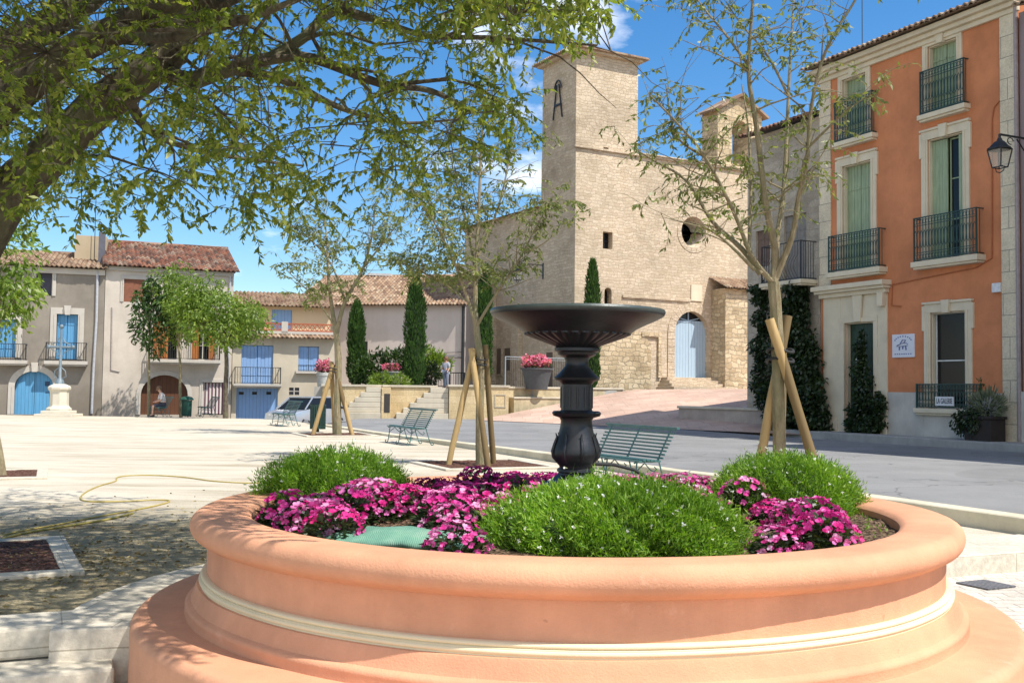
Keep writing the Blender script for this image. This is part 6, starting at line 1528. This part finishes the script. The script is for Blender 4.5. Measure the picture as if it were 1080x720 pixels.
def fsp(fac,l): return [(fac.f(x,y)[0],fac.f(x,y)[1],rx*36/F,rz_*36/F) for x,y,rx,rz_ in l]
ivy('dense dark ivy covering the grey house wall below its balcony',f3,fsp(f3,[(850,312,14,16),(848,335,20,24),(850,365,22,30),(852,400,26,34),(858,435,26,26),(838,400,18,36),(834,360,14,30),(868,425,18,34),(872,445,16,16),(862,380,14,34),(838,440,22,18),(826,420,14,30)]),1500,gs,.17,-.2,.7)
ivy('dark ivy growing up beside the green front door',fo,fsp(fo,[(912,400,9,34),(916,430,13,26),(920,448,18,12),(906,440,10,16),(932,425,8,12),(914,370,6,22),(928,445,14,12),(918,412,12,30),(908,450,12,10)]),620,gs,.13,-.12,.35)
ivy('dark wisteria hanging over the chapel corner',f3,fsp(f3,[(812,310,12,14),(815,340,9,30),(812,375,10,34),(814,410,12,24)]),700,gs,.15,-.3,.5)
# planter box by the orange house
q0=fo.f(1053,470)[0]; p=fo.A+fo.d*q0+fo.n*.55; t=thing('planter_box','dark planter box with spiky grey green plant before the orange house','planter box',(p.x,p.y,.14),fo.rot)
mb=MB(); mb.box(-.45,.45,-.3,.3,.0,.62); mb.box(-.49,.49,-.34,.34,.62,.70); mb.build('box',simple('dark brown box',(.03,.022,.018),.8),t,bevel=.015)
p_,v_=leaf_blob((-.28,-.1,.55),(.62,.35,.42),1500,gs); p_[:,2]=np.maximum(p_[:,2],.03); leaf_mesh('trailing_foliage',p_,v_*.4+np.array([0,0,-.8])+gs.normal(0,.4,v_.shape),.12,.05,MT['leaf_ivy'],t)
p_,v_=leaf_blob((.12,0,1.0),(.45,.35,.35),500,gs); leaf_mesh('spiky_plant',p_,v_+np.array([0,0,.5]),.22,.045,leafmat('grey green leaves',(.10,.13,.09),(.17,.20,.14),(.25,.28,.2),.2),t)
n=60; leaf_mesh('sprig',np.stack([gs.normal(-.15,.03,n),gs.normal(0,.03,n),gs.uniform(1.1,1.75,n)],1),gs.normal(0,.5,(n,3))+np.array([0,0,.6]),.13,.03,MT['leaf_dark'],t)

# ================================================================== people
def skin(name,verts,edges,radii,mat,parent,sub=2,root=0):
    me=bpy.data.meshes.new(name); me.from_pydata(verts,edges,[]); o=bpy.data.objects.new(name,me); COL.objects.link(o)
    m=o.modifiers.new('s','SKIN'); sk=me.skin_vertices[0].data
    for i,r in enumerate(radii): sk[i].radius=(r,r) if not isinstance(r,tuple) else r; sk[i].use_root=(i==root)
    m2=o.modifiers.new('d','SUBSURF'); m2.levels=sub; m2.render_levels=sub
    dg=bpy.context.evaluated_depsgraph_get(); ne=bpy.data.meshes.new_from_object(o.evaluated_get(dg)); bpy.data.objects.remove(o)
    ne.name=name; ne.materials.clear(); ne.materials.append(mat); ne.polygons.foreach_set('use_smooth',[True]*len(ne.polygons))
    n=bpy.data.objects.new(name,ne); COL.objects.link(n); n.parent=parent; return n
SKIN=simple('skin',(.52,.30,.21),.55,0,.05)
def head_extra(t,c,r,hairmat,hair_len,yaw):
    pass
def person(label,loc,rz,J,shirt,trousers,hairc,long_hair=False,long_trousers=True,dress=False):
    """J: joint positions; local -y is the way the person faces"""
    t=thing('person',label,'person',loc,rz)
    names=['pelvis','waist','chest','neck','head0','head1','shL','elL','wrL','haL','shR','elR','wrR','haR','hipL','knL','anL','toL','hipR','knR','anR','toR']
    V=[J[n] for n in names]; I={n:i for i,n in enumerate(names)}
    E=[('pelvis','waist'),('waist','chest'),('chest','neck'),('neck','head0'),('head0','head1'),('chest','shL'),('shL','elL'),('elL','wrL'),('wrL','haL'),('chest','shR'),('shR','elR'),('elR','wrR'),('wrR','haR'),('pelvis','hipL'),('hipL','knL'),('knL','anL'),('anL','toL'),('pelvis','hipR'),('hipR','knR'),('knR','anR'),('anR','toR')]
    RD=dict(pelvis=.125,waist=.11,chest=.135,neck=.052,head0=.082,head1=.088,shL=.062,elL=.044,wrL=.030,haL=.036,hipL=.092,knL=.060,anL=.042,toL=.040)
    rad=[RD[n] if n in RD else RD[n[:-1]+'L'] for n in names]
    skin('body',V,[(I[a],I[b]) for a,b in E],rad,SKIN,t)
    def sub(nm,ns,es,mat,gr):
        idx={n:i for i,n in enumerate(ns)}; skin(nm,[J[n] for n in ns],[(idx[a],idx[b]) for a,b in es],[(RD[n] if n in RD else RD[n[:-1]+'L'])+gr for n in ns],mat,t)
    sub('shirt',['chest','waist','pelvis','shL','elL','shR','elR'],[('chest','waist'),('waist','pelvis'),('chest','shL'),('shL','elL'),('chest','shR'),('shR','elR')],shirt,.018)
    if long_trousers: sub('trousers',['pelvis','hipL','knL','anL','hipR','knR','anR'],[('pelvis','hipL'),('hipL','knL'),('knL','anL'),('pelvis','hipR'),('hipR','knR'),('knR','anR')],trousers,.016)
    else: sub('shorts',['pelvis','hipL','knL','hipR','knR'],[('pelvis','hipL'),('hipL','knL'),('pelvis','hipR'),('hipR','knR')],trousers,.022)
    h0,h1=Vector(J['head0']),Vector(J['head1']); c=(h0+h1)/2; fwd=Vector(J.get('look',(0,-1,0))).normalized(); upv=(h1-h0).normalized()
    mb=MB(); mb.sphere(tuple(c-fwd*.018+upv*.045),.112,14,9,(1,1.05,1.0)); hr=mb.build('hair',simple(label[:12]+' hair',hairc,.7),t,smooth=True)
    if long_hair:
        mb=MB(); mb.tube([c-fwd*.06+upv*.02,c-fwd*.085-upv*.12,c-fwd*.09-upv*.26],[.10,.085,.04],10); mb.build('long_hair',simple(label[:12]+' long hair',hairc,.7),hr,smooth=True)
    mb=MB(); side=fwd.cross(upv).normalized()
    mb.sphere(tuple(c+fwd*.098+upv*(-.005)),.018,8,5,(.8,1,1.4))
    for s in (-1,1): mb.sphere(tuple(c+side*.092*s-upv*.005),.022,8,5,(.5,.8,1.3))
    mb.build('face_features',SKIN,t,smooth=True); mb=MB()
    for s in (-1,1): mb.sphere(tuple(c+fwd*.090+side*.034*s+upv*.028),.012,8,5)
    mb.build('eyes',simple('dark eyes',(.03,.02,.02),.3),t,smooth=True)
    mb=MB()
    for s in ('L','R'):
        a,b=Vector(J['an'+s]),Vector(J['to'+s]); mb.tube([a+Vector((0,.04,-.03)),(a+b)/2+Vector((0,0,-.025)),b+Vector((0,0,-.005))],[.052,.056,.040],8)
    mb.build('shoes',simple('dark shoes',(.05,.04,.035),.6),t,smooth=True)
    return t
# seated man, leaning forward a little, facing left
Js=dict(pelvis=(0,.02,.55),waist=(0,-.02,.72),chest=(0,-.10,.95),neck=(0,-.17,1.13),head0=(0,-.21,1.20),head1=(0,-.24,1.29),look=(0,-1,-.25),
 shL=(.18,-.11,1.03),elL=(.24,-.16,.76),wrL=(.16,-.36,.68),haL=(.12,-.43,.66),shR=(-.18,-.11,1.03),elR=(-.24,-.18,.76),wrR=(-.14,-.38,.68),haR=(-.10,-.45,.66),
 hipL=(.10,-.05,.52),knL=(.13,-.48,.50),anL=(.13,-.50,.09),toL=(.14,-.64,.05),hipR=(-.10,-.05,.52),knR=(-.12,-.46,.50),anR=(-.12,-.40,.09),toR=(-.13,-.54,.05))
person('seated man in white sleeveless top and dark shorts facing left',(-15.62,46.55,0),R(-60),Js,simple('white shirt',(.62,.60,.58),.8),simple('dark shorts',(.05,.05,.07),.8),(.16,.09,.05),False,False)
Jw=dict(pelvis=(0,0,.92),waist=(0,0,1.08),chest=(0,0,1.27),neck=(0,0,1.42),head0=(0,-.01,1.50),head1=(0,-.02,1.58),look=(-.3,-1,0),
 shL=(.16,0,1.34),elL=(.22,.02,1.08),wrL=(.20,-.12,.90),haL=(.19,-.16,.83),shR=(-.16,0,1.34),elR=(-.22,.02,1.08),wrR=(-.20,-.12,.90),haR=(-.19,-.16,.83),
 hipL=(.09,0,.88),knL=(.10,-.02,.48),anL=(.10,.02,.08),toL=(.11,-.13,.04),hipR=(-.09,0,.88),knR=(-.10,.0,.48),anR=(-.10,.05,.08),toR=(-.11,-.10,.04))
pw=at(470,405,55.0); person('woman with long brown hair standing on the terrace in grey clothes',(pw.x,55.0,1.44),R(-30),Jw,simple('pale grey top',(.36,.38,.44),.8),simple('grey blue trousers',(.17,.20,.27),.8),(.18,.08,.045),True,True)
# ================================================================== light and sky
SD=Vector((.87,-.5,0)).normalized(); EL=R(57)
sv=Vector((SD.x*math.cos(EL),SD.y*math.cos(EL),math.sin(EL)))
sd=bpy.data.lights.new('sun','SUN'); sd.energy=4.4; sd.angle=R(.53); sd.color=(1.0,.955,.88)
so=bpy.data.objects.new('sun',sd); COL.objects.link(so); so.rotation_euler=sv.to_track_quat('Z','Y').to_euler(); so.location=(20,-10,40)
w=bpy.data.worlds.new('World'); scn.world=w; w.use_nodes=True; nt=w.node_tree; bg=nt.nodes['Background']
sky=nt.nodes.new('ShaderNodeTexSky'); sky.sky_type='NISHITA'; sky.sun_disc=False; sky.sun_elevation=EL; sky.sun_rotation=math.atan2(SD.x,SD.y)
sky.altitude=100; sky.air_density=1.0; sky.dust_density=.35; sky.ozone_density=3.0
tc=nt.nodes.new('ShaderNodeTexCoord'); sx=nt.nodes.new('ShaderNodeSeparateXYZ'); nt.links.new(tc.outputs['Generated'],sx.inputs[0])
def M(op,a,b=0.0):
    n=nt.nodes.new('ShaderNodeMath'); n.operation=op
    for i,x in ((0,a),(1,b)):
        if hasattr(x,'is_linked'): nt.links.new(x,n.inputs[i])
        else: n.inputs[i].default_value=x
    return n.outputs[0]
zc_=M('ADD',M('MAXIMUM',sx.outputs[2],0.0),.22)
cb=nt.nodes.new('ShaderNodeCombineXYZ'); nt.links.new(M('DIVIDE',sx.outputs[0],zc_),cb.inputs[0]); nt.links.new(M('DIVIDE',sx.outputs[1],zc_),cb.inputs[1])
nz=nt.nodes.new('ShaderNodeTexNoise'); nz.inputs['Scale'].default_value=3.2; nz.inputs['Detail'].default_value=9; nz.inputs['Roughness'].default_value=.58
off=nt.nodes.new('ShaderNodeVectorMath'); off.operation='ADD'; off.inputs[1].default_value=(3.1,7.7,2.0); nt.links.new(cb.outputs[0],off.inputs[0]); nt.links.new(off.outputs[0],nz.inputs['Vector'])
msk=None
for (px_,py_,rad,amp) in ((548,120,5.0,.24),(520,70,3.5,.18),(612,2,4,.20),(262,283,3.0,.07),(30,40,8,.12),(450,150,4,.10),(690,-20,5,.12)):
    d_=ray(px_,py_); vn=nt.nodes.new('ShaderNodeVectorMath'); vn.operation='DISTANCE'; vn.inputs[1].default_value=tuple(d_); nt.links.new(tc.outputs['Generated'],vn.inputs[0])
    g_=M('MULTIPLY',M('MAXIMUM',M('SUBTRACT',1.0,M('DIVIDE',vn.outputs['Value'],R(rad))),0.0),amp); msk=g_ if msk is None else M('MAXIMUM',msk,g_)
vb=nt.nodes.new('ShaderNodeVectorMath'); vb.operation='DISTANCE'; vb.inputs[1].default_value=(-.15,-.86,.48); nt.links.new(tc.outputs['Generated'],vb.inputs[0])  # unseen cloud bank behind the camera, added to whiten the fill light
msk=M('MAXIMUM',msk,M('MULTIPLY',M('MAXIMUM',M('SUBTRACT',1.0,M('DIVIDE',vb.outputs['Value'],1.0)),0.0),.45))
cloud=M('ADD',nz.outputs['Fac'],msk)
rp=nt.nodes.new('ShaderNodeValToRGB'); rp.color_ramp.elements[0].position=.60; rp.color_ramp.elements[1].position=.80; nt.links.new(cloud,rp.inputs[0])
sat=nt.nodes.new('ShaderNodeHueSaturation'); sat.inputs['Saturation'].default_value=1.32; sat.inputs['Value'].default_value=.86; nt.links.new(sky.outputs[0],sat.inputs['Color'])
mx=nt.nodes.new('ShaderNodeMix'); mx.data_type='RGBA'; nt.links.new(M('MULTIPLY',rp.outputs['Color'],.9),mx.inputs[0]); nt.links.new(sat.outputs[0],mx.inputs[6]); mx.inputs[7].default_value=(7.5,7.6,7.9,1)
nt.links.new(mx.outputs[2],bg.inputs['Color']); bg.inputs['Strength'].default_value=.14
scn.view_settings.view_transform='Standard'; scn.view_settings.look='None'; scn.view_settings.gamma=1; scn.view_settings.use_curve_mapping=False
scn.view_settings.exposure=.58
scn.cycles.max_bounces=8; scn.cycles.transparent_max_bounces=8; scn.cycles.use_denoising=True
